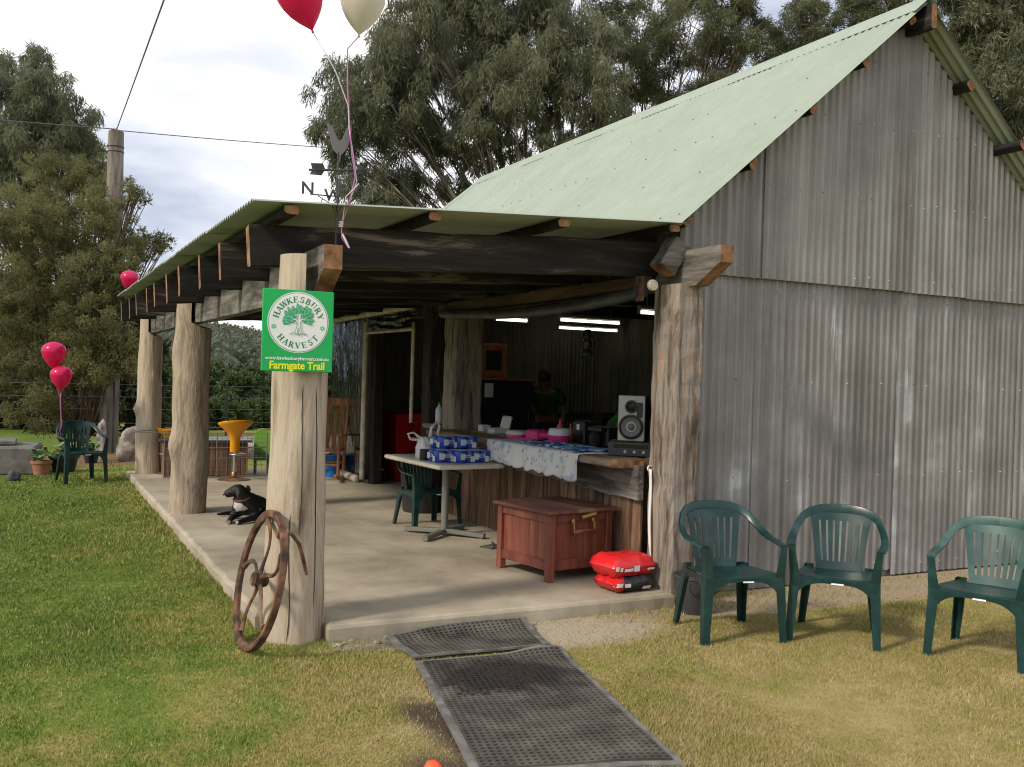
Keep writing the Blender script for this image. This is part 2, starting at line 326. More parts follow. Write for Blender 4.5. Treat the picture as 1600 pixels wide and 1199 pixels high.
def make_grass():
    rng = np.random.default_rng(3); X = []; Y = []
    for (x0, x1, y0, y1, dens) in [(-.6, 3.2, 2.6, 4.3, 17000), (2.0, 6.2, 2.2, 4.3, 14000), (-1.0, 7.2, 4.3, 5.75, 12000), (-1.4, 1.45, 5.6, 8.0, 9000), (-1.6, 1.4, 8, 11, 4800), (-1.6, 1.4, 11, 14.8, 2600), (-3.5, 5.5, 14.8, 19.5, 500)]:
        n = int((x1-x0)*(y1-y0)*dens); X.append(rng.uniform(x0, x1, n)); Y.append(rng.uniform(y0, y1, n))
    x = np.concatenate(X); y = np.concatenate(Y)
    # keep what the place shows of lawn: not on the slab, the shed or (mostly) the mats
    keep = ~((x > 1.30+.02*np.sin(y*9)) & (y > 5.86) & (y < 14.32) & (x < 4.06)) & ~((x > 1.6) & (y > 5.42) & (x < 4.06)) & ~((x > 4.0) & (y > 5.62))
    m12 = in_quad(x, y, MAT1, .0) | in_quad(x, y, MAT2, .0)
    keep &= ~m12 | (rng.random(len(x)) < .10+.22*(in_quad(x, y, MAT2, .0) & (y < 3.9+.3*(x-2)))*1.0)
    for pos, rad, c, s_ in SOIL:
        d = np.sqrt(((x-pos[0])*s_[0])**2+((y-pos[1])*s_[1])**2)
        keep &= (d > rad*1.05) | (rng.random(len(x)) < .10+.5*np.clip(d/rad-.5, 0, 1))
    x, y = x[keep], y[keep]; n = len(x)
    h = rng.uniform(.006, .020, n)*(1+.5*np.sin(x*3.1)*np.sin(y*2.3))
    edge = ((x > 1.12) & (x < 1.34) & (y > 5.9)) | ((y > 5.2) & (y < 5.75) & (x > 3.3)); h *= np.where(edge, 1.9, 1.0); h *= np.where(m12[keep], .9, 1)
    h *= np.where(y > 8, 1.25, 1)
    wd = rng.uniform(.0016, .0032, n)*(1+np.maximum(0, y-4)*.16); a = rng.uniform(0, 2*np.pi, n); ln = rng.uniform(.2, 1.1, n)*h; b_ = rng.uniform(0, 2*np.pi, n)
    ca, sa = np.cos(a), np.sin(a); z0 = np.where(y > 19, -.02, 0)
    P = np.empty((n, 3, 3)); P[:, 0] = np.stack([x-ca*wd, y-sa*wd, z0-.002], 1); P[:, 1] = np.stack([x+ca*wd, y+sa*wd, z0-.002], 1); P[:, 2] = np.stack([x+np.cos(b_)*ln, y+np.sin(b_)*ln, z0+h], 1)
    rn = np.repeat(rng.random(n), 3)
    o = np_mesh('grass', P.reshape(-1, 3), np.arange(3*n).reshape(-1, 3), 3, m_blade, attr=rn)
    o['kind'] = 'stuff'; tag(o, 'short mown lawn grass, green to straw coloured, around the shed', 'grass')
make_grass()

# ------------------------------------------------------------------ concrete slab
m_conc = mk('trowelled_concrete', [(.10, (.20, .168, .118)), (.38, (.315, .268, .195)), (.6, (.385, .332, .245)), (.85, (.47, .41, .31))], scale=(1, 1, 1), ns=1.6, detail=9, rough=.75, bump=.25, bs=45, rr=.12, nrough=.65, bdist=.004)
def slab():
    # outline with a slightly ragged edge, rounded top arris
    rd = random.Random(5); pts = []
    for k in range(29): pts.append((1.60+(4.06-1.60)*k/28, 5.42+rd.uniform(-.004, .004)))
    for k in range(1, 60): pts.append((4.06, 5.42+8.9*k/60))
    for k in range(15): pts.append((4.06-(4.06-1.28)*k/15, 14.32))
    for k in range(80): pts.append((1.28+rd.uniform(-.010, .010), 14.32-8.46*k/79))
    pts.append((1.60, 5.86))
    n = len(pts); c = V((2.67, 9.9)); mb = MB(); rings = []
    def off(d): return [(p[0]+(d if p[0] < c.x else -d), p[1]+(d if p[1] < c.y else -d)) for p in pts]
    for d, z in ((0, -.1), (0, .075), (.008, .092), (.025, .1)): rings += [(p[0], p[1], z) for p in off(d)]
    f = [(k*n+i, k*n+(i+1) % n, (k+1)*n+(i+1) % n, (k+1)*n+i) for k in range(3) for i in range(n)]; f.append(tuple(range(3*n, 4*n))); mb.add(rings, f)
    structure(mb.build('porch_slab', m_conc)); mb = MB(); mb.box((6.41, 9.9, .045), (4.7, 8.3, .1)); structure(mb.build('shed_floor', m_conc))
slab()
def gravel_lip():
    # broken concrete and pebbles along the front lip of the slab
    rd = random.Random(9); mb = MB()
    for k in range(46):
        x = rd.uniform(1.6, 3.1); s_ = rd.uniform(.006, .022); mb.sphere((x, 5.40-rd.random()**2*.09, s_*.3), (s_*rd.uniform(.8, 1.6), s_, s_*.7), 6, 4)
    o = mb.build('pebbles', m_conc); o['kind'] = 'stuff'; tag(o, 'loose pebbles and broken concrete along the slab edge', 'pebbles')
gravel_lip()

# ------------------------------------------------------------------ the shed
EAVE_X, EAVE_Z, RIDGE_X, RIDGE_Z, Y0, Y1 = 4.07, 2.70, 6.43, 4.70, 5.45, 14.05
SL = math.atan2(RIDGE_Z-EAVE_Z, RIDGE_X-EAVE_X); SLEN = math.hypot(RIDGE_Z-EAVE_Z, RIDGE_X-EAVE_X); RE_X = 2*RIDGE_X-EAVE_X
shed = thing('shed', 'old corrugated iron farm shed with pale green roof and timber post porch', 'shed', (0, 0, 0))
PITCH_C, AMP = .076, .0115
def corr(mb, u0, u1, vfun, place, thick=0.0, per=6, segs=1):
    """corrugated sheet: u across the waves; vfun(u) -> (v0, v1) along them; place(u, v, w) -> world"""
    n = int((u1-u0)/PITCH_C*per)+1; P = []
    for i in range(n+1):
        u = u0+(u1-u0)*i/n; w_ = AMP*math.sin(2*math.pi*u/PITCH_C); a, b_ = vfun(u)
        for k in range(segs+1): P.append(place(u, a+(b_-a)*k/segs, w_))
    q = segs+1; mb.add(P, [(i*q+k, (i+1)*q+k, (i+1)*q+k+1, i*q+k+1) for i in range(n) for k in range(segs)])
def roof_z(x): return EAVE_Z+(min(x, 2*RIDGE_X-x)-EAVE_X)*math.tan(SL)
# gable walls: overlapping sheets, upper course proud of the lower one
sw = .762
x = 4.20; k = 0
while x < RE_X-.15:
    xe = min(x+sw+.06, RE_X-.06); rd = random.Random(k)
    for (z0, zt, yy, mt, nm) in ((.03+rd.uniform(-.03, .03), 2.44, 5.70, m_iron, 'wall_sheet'), (2.37+rd.uniform(-.008, .008), None, 5.655, m_ironu, 'gable_sheet')):
        mb = MB(); dy = .003*(k % 2); tl = rd.uniform(-.004, .004)
        corr(mb, x, xe, lambda u: (z0, zt if zt else roof_z(u)-.045), lambda u, v, w_: (u, yy-dy+w_+tl*(v-1.5), v), segs=3)
        o = mb.build(nm, mt, shed, smooth=True); mb = MB()
        for zr in ((.12, .85, 1.6, 2.3) if zt else (2.46, 3.1, 3.7, 4.2)):
            for q in (0, 2, 4, 7):
                ux = (math.floor(x/PITCH_C)+q+1)*PITCH_C-.25*PITCH_C
                if ux < xe and (zt or zr < roof_z(ux)-.1): mb.sphere((ux, yy-dy-AMP+tl*(zr-1.5), zr+rd.uniform(-.02, .02)), .0065, 6, 4)
        s_ = mb.build('nail_heads', m_nail, o); s_['kind'] = 'stuff'
    x += sw; k += 1
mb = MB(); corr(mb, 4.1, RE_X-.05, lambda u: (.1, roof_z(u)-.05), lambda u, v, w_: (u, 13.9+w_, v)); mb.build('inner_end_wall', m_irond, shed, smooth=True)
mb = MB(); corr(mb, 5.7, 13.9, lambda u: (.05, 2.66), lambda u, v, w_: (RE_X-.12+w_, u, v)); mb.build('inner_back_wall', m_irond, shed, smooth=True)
# roof sheets
def roof_place(side):
    sg = 1 if side == 'L' else -1
    ux, uz = math.cos(SL), math.sin(SL)
    def pl(u, v, w_):
        x_ = EAVE_X-.05*ux+v*ux; z_ = EAVE_Z-.05*uz+v*uz; x_ -= uz*(w_+.012); z_ += ux*(w_+.012)
        return (x_ if sg > 0 else 2*RIDGE_X-x_, u, z_)
    return pl
y = Y0; k = 0
while y < Y1-.1:
    for side in 'LR':
        pl = roof_place(side); mb = MB(); dz = .007*(k % 2); jit = random.Random(k).uniform(-.008, .008)
        corr(mb, y, min(y+sw+.05, Y1), lambda u: (jit, SLEN+.03), lambda u, v, w_: pl(u, v, w_+dz))
        o = mb.build('roof_sheet', m_green, shed, smooth=True)
        if side == 'L':
            mb = MB()
            for v in (.12, .8, 1.5, 2.2, 2.9):
                for q in (1, 4, 7):
                    uy = round((y+q*PITCH_C)/PITCH_C)*PITCH_C+.25*PITCH_C
                    if uy < Y1 and random.Random(int(uy*1000+v*77)).random() < .42: p = V(pl(uy, v, AMP+dz)); mb.sphere(p, .0085, 6, 4)
            s_ = mb.build('roof_screws', m_zinc, o); s_['kind'] = 'stuff'
    y += sw; k += 1
# ridge capping: two bent flanges and a rolled crown
mb = MB(); prof = []
for sg, rng in ((-1, (.21, .03)), (1, (.03, .21))):
    for d in rng: prof.append((RIDGE_X+sg*d*math.cos(SL), RIDGE_Z-d*math.sin(SL)+.035))
prof.insert(2, (RIDGE_X, RIDGE_Z+.055)); P = [(px, yy, pz) for yy in (Y0-.01, Y1+.01) for px, pz in prof]+[(px, yy, pz-.004) for yy in (Y0-.01, Y1+.01) for px, pz in prof]
n = len(prof); mb.add(P, [(i, i+1, n+i+1, n+i) for i in range(n-1)]+[(2*n+i+1, 2*n+i, 3*n+i, 3*n+i+1) for i in range(n-1)]+[(0, n, 3*n, 2*n), (n-1, 3*n-1, 4*n-1, 2*n-1)]); mb.build('ridge_cap', m_green, shed)
# purlins under the main roof, ends proud of the gable
for side in (1, -1):
    for v in (.10, .85, 1.6, 2.3, 2.95):
        px = EAVE_X+v*math.cos(SL); pz = EAVE_Z+v*math.sin(SL)-.055; px += math.sin(SL)*.03
        if side < 0: px = 2*RIDGE_X-px
        pr = Y0+.08 if side > 0 else Y0-.07 if v == 1.6 else Y0+.05
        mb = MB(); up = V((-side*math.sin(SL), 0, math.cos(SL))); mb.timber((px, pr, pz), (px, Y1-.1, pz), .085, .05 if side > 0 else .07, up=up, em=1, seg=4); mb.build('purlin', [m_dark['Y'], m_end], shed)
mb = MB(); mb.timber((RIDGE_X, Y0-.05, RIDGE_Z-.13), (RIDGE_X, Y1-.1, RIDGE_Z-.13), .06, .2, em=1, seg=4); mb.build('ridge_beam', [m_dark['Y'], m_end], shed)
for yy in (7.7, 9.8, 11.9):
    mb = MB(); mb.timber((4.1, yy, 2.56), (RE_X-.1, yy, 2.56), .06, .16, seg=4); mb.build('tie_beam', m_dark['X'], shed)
# corner post and wall plate
mb = MB(); mb.timber((4.155, 5.605, -.05), (4.155, 5.605, 2.26), .24, .30, up=(0, 1, 0), seg=26, jit=.008, ch=.022, sd=4); cp = mb.build('corner_post', m_post, shed)
def beam_nose(name, xc, wd, z0, z1, yf, yb, mats, chm=.17):
    mb = MB(); rd = random.Random(11); n = 22; P = []
    prof = [(yf, z0+chm), (yf, z1)]
    pts = [(yf, z0+.14), (yf, z1), (yb, z1), (yb, z0), (yf+.25, z0)]
    for sx in (-wd/2, wd/2): P += [(xc+sx, a, b_) for a, b_ in pts]
    q = len(pts); F = [tuple(range(q)), tuple(range(2*q-1, q-1, -1))]; mb.add(P, F); b0 = 0
    for i in range(q):
        j = (i+1) % q; mb.f.append((j, i, q+i, q+j)); mb.m.append(1 if i in (0, 4) else 0)
    o = mb.build(name, mats, shed); bm = bmesh.new(); bm.from_mesh(o.data)
    for _ in range(5):
        ed = [e_ for e_ in bm.edges if e_.calc_length() > .35]
        if ed: bmesh.ops.subdivide_edges(bm, edges=ed, cuts=2, use_grid_fill=True)
    for v in bm.verts:
        j = noise.noise_vector(v.co*2.3)*.007+noise.noise_vector(v.co*9)*.003; v.co += j
    bm.to_mesh(o.data); bm.free(); return o
beam_nose('wall_plate', 4.18, .11, 2.245, 2.50, 5.12, 13.9, [m_beam['Y'], m_end])
# porch posts: round logs
def log_post(x, y, r0_, r1, z0, z1, mat, seed, lean=(0, 0), knots=(), notch=(9, 9)):
    mb = MB(); n, m = 26, 40; P = []
    for i in range(m+1):
        t = i/m; z = z0+(z1-z0)*t; cx = lean[0]*t+.022*noise.noise((seed, t*2.2, 0)); cy = lean[1]*t+.02*noise.noise((seed, 5, t*2.2)); r_ = r0_+(r1-r0_)*t
        for k in range(n):
            a = 2*math.pi*k/n; q = V((math.cos(a), math.sin(a), 0))
            rr_ = r_*(1+.05*noise.noise((q.x*1.3+seed, q.y*1.3, z*1.4))+.05*noise.noise((q.x*.8+seed*3, q.y*.8, z*3.0))+.018*noise.noise((q.x*4, q.y*4+seed, z*1.2)))
            for (ka, kz, kr, ks) in knots:
                da = math.atan2(math.sin(a-ka), math.cos(a-ka)); rr_ += kr*math.exp(-(da/ks)**2-((z-kz)/(ks*r_*1.2))**2)
            xv = x+cx+q.x*rr_; P.append((min(xv, notch[1]) if z > notch[0] else xv, y+cy+q.y*rr_, z))
    F = [(i*n+k, i*n+(k+1) % n, (i+1)*n+(k+1) % n, (i+1)*n+k) for i in range(m) for k in range(n)]; mb.add(P, F); mb.f.append(tuple(range(m*n, (m+1)*n))); mb.m.append(0)
    return mb.build('porch_post', mat, shed, smooth='auto')
p1 = log_post(1.455, 5.63, .182, .152, -.05, 2.25, m_log, 1.3, (.0, 0), (), (2.0, 1.425))
m_crack = plain('split_shadow', (.03, .022, .016), .95)
def crack(path, post):
    mb = MB(); mb.tube(path, [.001]+[.006]*(len(path)-2)+[.001], 5, squash=.5); mb.build('drying_crack', m_crack, post)
def surf(cx, cy, r_, a, z): return (cx+math.cos(a)*r_, cy+math.sin(a)*r_, z)
def post_crack(a0, z0, z1, post, o, seed):
    # runs down the real surface of the post
    me = o.data; P = [v.co.copy() for v in me.vertices]; path = []
    for i in range(15):
        z = z0+(z1-z0)*i/14; a = a0+.10*noise.noise((seed, z*2.6, 0))+.02*noise.noise((seed, z*14, 1))
        c_ = V((math.cos(a), math.sin(a)))
        cand = min((v for v in P if abs(v.z-z) < .06), key=lambda v: -((v.x-1.455)*c_.x+(v.y-5.63)*c_.y)+abs((v.x-1.455)*-c_.y+(v.y-5.63)*c_.x)*3+abs(v.z-z))
        rad = math.hypot(cand.x-1.455, cand.y-5.63); path.append((1.455+c_.x*(rad-.001), 5.63+c_.y*(rad-.001), z))
    crack(path, post)
post_crack(R(-100), 1.5, .62, p1, p1, 2.); post_crack(R(-118), .75, .02, p1, p1, 7.); post_crack(R(-66), 1.5, .2, p1, p1, 4.)
p2 = log_post(1.49, 10.2, .185, .175, -.02, 2.32, m_log2, 6.1, (.03, 0), [(R(200), .78, .05, .6), (R(190), 1.72, .022, .7)], (2.0, 1.46))
p3 = log_post(1.53, 14.05, .168, .15, -.02, 2.33, m_log, 9.7, (.0, 0), [(R(195), .98, .06, .35), (R(-75), 1.42, .03, .25)], (2.0, 1.47))
beam_nose('porch_beam', 1.555, .11, 2.02, 2.30, 5.38, 14.25, [m_beam['Y'], m_end])
# rafters and purlins of the porch
def porch_z(x): return 2.515+(x-1.11)*(EAVE_Z-.02-2.515)/(4.07-1.11)
PSL = math.atan2(EAVE_Z-.02-2.515, 4.07-1.11)
for i in range(10):
    yy = 5.86+.935*i; rd = random.Random(i+40); zb = porch_z(1.17)-.07
    mb = MB(); xo = 1.17+rd.uniform(-.02, .02)
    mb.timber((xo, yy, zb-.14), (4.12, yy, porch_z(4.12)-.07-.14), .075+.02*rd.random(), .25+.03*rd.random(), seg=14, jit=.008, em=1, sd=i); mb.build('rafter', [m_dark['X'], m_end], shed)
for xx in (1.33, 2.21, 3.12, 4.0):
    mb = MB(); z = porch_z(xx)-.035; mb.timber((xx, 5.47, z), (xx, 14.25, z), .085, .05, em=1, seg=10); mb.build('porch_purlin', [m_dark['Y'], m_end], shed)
m_greenu = m_green
y = 5.44; k = 0
while y < 14.25:
    mb = MB(); dz = .0025*(k % 2); jit = random.Random(k+77).uniform(-.01, .01)
    corr(mb, y, min(y+sw+.05, 14.3), lambda u: (1.10+jit, 4.10), lambda u, v, w_: (v, u, porch_z(v)+w_+dz+.006), segs=2); mb.build('porch_roof_sheet', m_green, shed, smooth=True); y += sw; k += 1
mb = MB(); mb.timber((4.0, 5.60, 2.36), (4.13, 5.60, 2.56), .15, .15, up=(0, 1, 0), seg=4, em=1); mb.build('knee_block', [m_beam['X'], m_end], shed)
# front wall facing the porch: planks under the counter, posts, fascia, upper boards
yy = 5.83; k = 0
while yy < 9.98:
    rd = random.Random(k+200); wd = rd.uniform(.11, .19); mb = MB(); mb.timber((4.05+rd.uniform(-.006, .006), yy+wd/2, .09), (4.05+rd.uniform(-.006, .006), yy+wd/2, .98), wd-.006, .025, up=(1, 0, 0), seg=6, jit=.003, ch=.004); mb.build('plank', m_plank, shed); yy += wd; k += 1
mb = MB(); P = []; n = 30
for i in range(n+1):
    t = i/n; yv = 5.80+2.9*t; lo = .70+.05*t+.025*noise.noise((i*.35, 3, 0)); hi = .955
    for xv in (3.985, 4.035): P += [(xv, yv, lo), (xv, yv, hi)]
F = []
for i in range(n): a = i*4; b_ = a+4; F += [(a+1, a, b_, b_+1), (a+2, a+3, b_+3, b_+2), (a, a+2, b_+2, b_), (a+3, a+1, b_+1, b_+3)]
F += [(0, 1, 3, 2), (n*4+1, n*4, n*4+2, n*4+3)]; mb.add(P, F); mb.build('slab_rail', m_beam['Y'], shed)
mb = MB(); mb.timber((3.965, 5.86, .965), (3.965, 9.45, .965), .36, .06, seg=20, jit=.006, em=1); mb.build('counter_top', [m_counter, m_end], shed)
mb = MB(); mb.timber((4.38, 5.86, .972), (4.38, 9.4, .972), .40, .045, seg=6); mb.build('counter_top', [m_counter, m_end], shed)
for (px, py, wx, wy, mt) in ((4.22, 9.52, .34, .30, m_post), (4.17, 10.18, .24, .24, m_dark['Z']), (4.17, 12.2, .15, .16, m_dark['Z']), (4.17, 13.85, .24, .24, m_dark['Z'])):
    mb = MB(); mb.timber((px, py, .08), (px, py, 2.26), wx, wy, up=(0, 1, 0), seg=18, jit=.01, ch=.02); mb.build('wall_post', mt, shed)
mb = MB(); mb.timber((4.06, 5.84, 2.30), (4.06, 9.8, 2.30), .05, .11, seg=8); mb.build('fascia', wood('fascia_brown', [(.3, (.05, .03, .02)), (.7, (.15, .085, .05))], 'Y', 5, rough=.8), shed)
yy = 5.85
k = 0
while yy < 13.8:
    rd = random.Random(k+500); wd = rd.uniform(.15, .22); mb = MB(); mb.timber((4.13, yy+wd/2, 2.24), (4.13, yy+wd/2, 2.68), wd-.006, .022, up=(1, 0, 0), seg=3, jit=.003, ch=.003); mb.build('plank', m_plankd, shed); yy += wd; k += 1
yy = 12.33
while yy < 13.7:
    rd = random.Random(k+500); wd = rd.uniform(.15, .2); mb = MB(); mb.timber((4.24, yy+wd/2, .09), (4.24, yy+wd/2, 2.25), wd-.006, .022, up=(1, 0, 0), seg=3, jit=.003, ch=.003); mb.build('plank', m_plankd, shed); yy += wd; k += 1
# ------------------------------------------------------------------ rubber mats
def mat_material():
    m = mk('dusty_black_rubber', [(.2, (.03, .027, .023)), (.5, (.072, .063, .052)), (.85, (.125, .11, .088))], ns=5, detail=6, rough=.9, bump=.2)
    nt = m.node_tree; b = nt.nodes['Principled BSDF']; src = b.inputs['Base Color'].links[0].from_socket; tc = nt.nodes.new('ShaderNodeTexCoord')
    nz = nt.nodes.new('ShaderNodeTexNoise'); nz.inputs['Scale'].default_value = 6; nz.inputs['Detail'].default_value = 6; nt.links.new(tc.outputs['Object'], nz.inputs['Vector'])
    mx = nt.nodes.new('ShaderNodeMix'); mx.data_type = 'RGBA'; nt.links.new(spot(nt, tc, (2.24, 4.42, 0), .26, .07, nz.outputs['Fac'], (.75, 1.0, 1)), mx.inputs['Factor']); nt.links.new(src, mx.inputs[6]); mx.inputs[7].default_value = (.013, .010, .008, 1); nt.links.new(mx.outputs[2], b.inputs['Base Color'])
    return m
m_rub = mat_material()
m_rubb = mk('dusty_rubber_border', [(.3, (.10, .095, .085)), (.7, (.19, .18, .165))], ns=9, rough=.9)
def rubber_mat(q, nx, ny, label, bump):
    q = [V((a, b_)) for a, b_ in q]; t = thing('rubber_mat', label, 'mat', (0, 0, 0))
    def P(u, v):
        p = (q[0]*(1-u)+q[1]*u)*(1-v)+(q[3]*(1-u)+q[2]*u)*v
        return V((p.x, p.y, .014+bump(u, v)+.006*noise.noise((p.x*2.5, p.y*2.5, 1))))
    us = [0]; 
    def lines(n, e_):
        o = [0., e_]; w_ = (1-2*e_)/n
        for i in range(n): o += [e_+w_*(i+.24), e_+w_*(i+.76)]
        return o+[1-e_, 1.]
    U, Vv = lines(nx, .045), lines(ny, .03); n, m = len(U), len(Vv)
    for part in range(2):
        mb = MB(); pts = [P(u, v) for v in Vv for u in U]; F = []
        for j in range(m-1):
            for i in range(n-1):
                border = i in (0, n-2) or j in (0, m-2)
                hole = (not border) and 2 <= i <= n-4 and 2 <= j <= m-4 and i % 2 == 0 and j % 2 == 0
                if hole or border != (part == 1): continue
                F.append((j*n+i, j*n+i+1, (j+1)*n+i+1, (j+1)*n+i))
        mb.add(pts, F); o = mb.build('lattice' if part == 0 else 'border', m_rub if part == 0 else m_rubb, t)
        bm = bmesh.new(); bm.from_mesh(o.data); bmesh.ops.delete(bm, geom=[v for v in bm.verts if not v.link_faces], context='VERTS')
        bmesh.ops.recalc_face_normals(bm, faces=bm.faces); bmesh.ops.solidify(bm, geom=bm.faces[:], thickness=.013)
        if part == 1:
            for v in bm.verts: v.co.z += .003
        bm.to_mesh(o.data); bm.free()
rubber_mat(MAT1, 26, 15, 'short black rubber ring mat against the concrete slab edge', lambda u, v: .045*math.exp(-((v)/.22)**2)*(.4+.6*math.sin(u*3.0)))
rubber_mat(MAT2, 25, 44, 'long black rubber ring mat with dark soil spilled on it', lambda u, v: .035*math.exp(-(v/.07)**2)*math.exp(-((u-.85)/.2)**2))

def spilled_soil():
    rd = random.Random(31); mb = MB()
    for k in range(900):
        a = rd.uniform(0, 6.28); q = rd.random()**.7; x_ = 2.24+.36*q*math.cos(a); y_ = 4.42+.24*q*math.sin(a)+.08*math.sin(x_*9)
        if noise.noise((x_*5, y_*5, 3)) < -.12: continue
        s_ = rd.uniform(.004, .014); mb.sphere((x_, y_, .022+s_*.2), (s_*rd.uniform(.8, 1.5), s_, s_*.6), 5, 4)
    o = mb.build('spilled_soil', plain('dark_soil', (.018, .013, .010), .95)); o['kind'] = 'stuff'; tag(o, 'dark soil crumbs spilled over the long rubber mat', 'soil')
spilled_soil()
# ------------------------------------------------------------------ iron wheel
m_rust = mk('rusty_iron', [(.3, (.035, .018, .011)), (.5, (.11, .05, .028)), (.7, (.19, .095, .055)), (.85, (.24, .15, .10))], ns=9, detail=8, rough=.85, bump=.5)
wh = thing('iron_wheel', 'rusty cast iron machine wheel leaning against the sign post', 'wheel', (1.125, 5.46, 0))
Rw = .395; lean = R(11.5); rm = Matrix.Rotation(R(3), 4, 'Z') @ Matrix.Rotation(lean, 4, 'Y') @ Matrix.Translation((0, 0, Rw)) @ Matrix.Rotation(R(90), 4, 'Y')
mb = MB()
prof = [(Rw-.042, -.008), (Rw-.038, -.013), (Rw-.010, -.021), (Rw, -.018), (Rw, .018), (Rw-.010, .021), (Rw-.038, .013), (Rw-.042, .008), (Rw-.042, -.008)]
mb.lathe(prof, 56, cap=False); mb.xform(rm); mb.build('rim', m_rust, wh, smooth='auto')
mb = MB(); mb.lathe([(.018, -.045), (.032, -.045), (.038, -.03), (.040, .03), (.032, .045), (.018, .045)], 20); mb.torus((0, 0, -.032), .037, .006, 20, 6); mb.xform(rm); mb.build('hub', m_rust, wh, smooth='auto')
for k in range(5):
    a = 2*math.pi*k/5+R(20); mb = MB(); pth = []
    for i in range(9): t = i/8; aa = a+.55*math.sin(t*math.pi)*.5; rd_ = .04+(Rw-.095)*t; pth.append((rd_*math.cos(aa), rd_*math.sin(aa), .012*math.sin(t*math.pi)))
    mb.tube(pth, [.020, .015, .013, .012, .012, .012, .013, .016, .022], 8, squash=.7); mb.xform(rm); mb.build('spoke', m_rust, wh, smooth='auto')
mb = MB(); mb.tube([(.16, -.16, .665), (.215, -.14, .665), (.27, -.10, .60), (.305, -.075, .50), (.33, -.06, .41)], [.012, .012, .011, .011, .009], 8); mb.box((.155, -.17, .665), (.05, .05, .035)); mb.build('bent_handle', m_rust, wh)

# ------------------------------------------------------------------ sign
m_sgreen = plain('sign_green', (.0, .40, .085), .35); m_white = plain('sign_white', (.80, .82, .80), .4); m_dgreen = plain('emblem_green', (.01, .22, .09), .4); m_lgreen = plain('emblem_leaf_green', (.10, .52, .25), .4); m_yel = plain('sign_yellow', (.85, .83, .02), .4)
sg = thing('farm_sign', 'square green sign with white tree emblem on the log post', 'sign', (1.375, 5.435, 1.80), R(-2))
mb = MB(); mb.rbox((0, 0, 0), (.405, .012, .465), .004); mb.build('board', m_sgreen, sg)
def text_mesh(s_, size, bold=0.0, space=1.0):
    cu = bpy.data.curves.new('t', 'FONT'); cu.body = s_; cu.size = size; cu.extrude = .0006; cu.offset = bold; cu.align_x = 'CENTER'; cu.align_y = 'CENTER'; cu.space_character = space; cu.resolution_u = 3
    o = bpy.data.objects.new('t', cu); COL.objects.link(o); dg = bpy.context.evaluated_depsgraph_get(); me = bpy.data.meshes.new_from_object(o.evaluated_get(dg)); bpy.data.objects.remove(o)
    v = [p.co.copy() for p in me.vertices]; f = [tuple(p.vertices) for p in me.polygons]; bpy.data.meshes.remove(me); return v, f
FACE = Matrix.Rotation(R(90), 4, 'X')     # flat lettering stood up to face -Y
def put(mb, vf, x, z, rot=0, y=-.0075, sx=1.0):
    M_ = Matrix.Translation((x, y, z)) @ FACE @ Matrix.Rotation(rot, 4, 'Z') @ Matrix.Scale(sx, 4, (1, 0, 0)); mb.add([M_ @ p for p in vf[0]], vf[1])
def disc(r_, n=64): return [(r_*math.cos(2*math.pi*i/n), r_*math.sin(2*math.pi*i/n)) for i in range(n)]
def flat(mb, pts, cx, cz, y, th=.0008):
    n = len(pts); P = [(cx+p[0], y, cz+p[1]) for p in pts]+[(cx+p[0], y-th, cz+p[1]) for p in pts]; mb.add(P, [tuple(range(n)), tuple(range(2*n-1, n-1, -1))]+[((i+1) % n, i, n+i, n+(i+1) % n) for i in range(n)])
CX, CZ = .0, .048; RD = .168
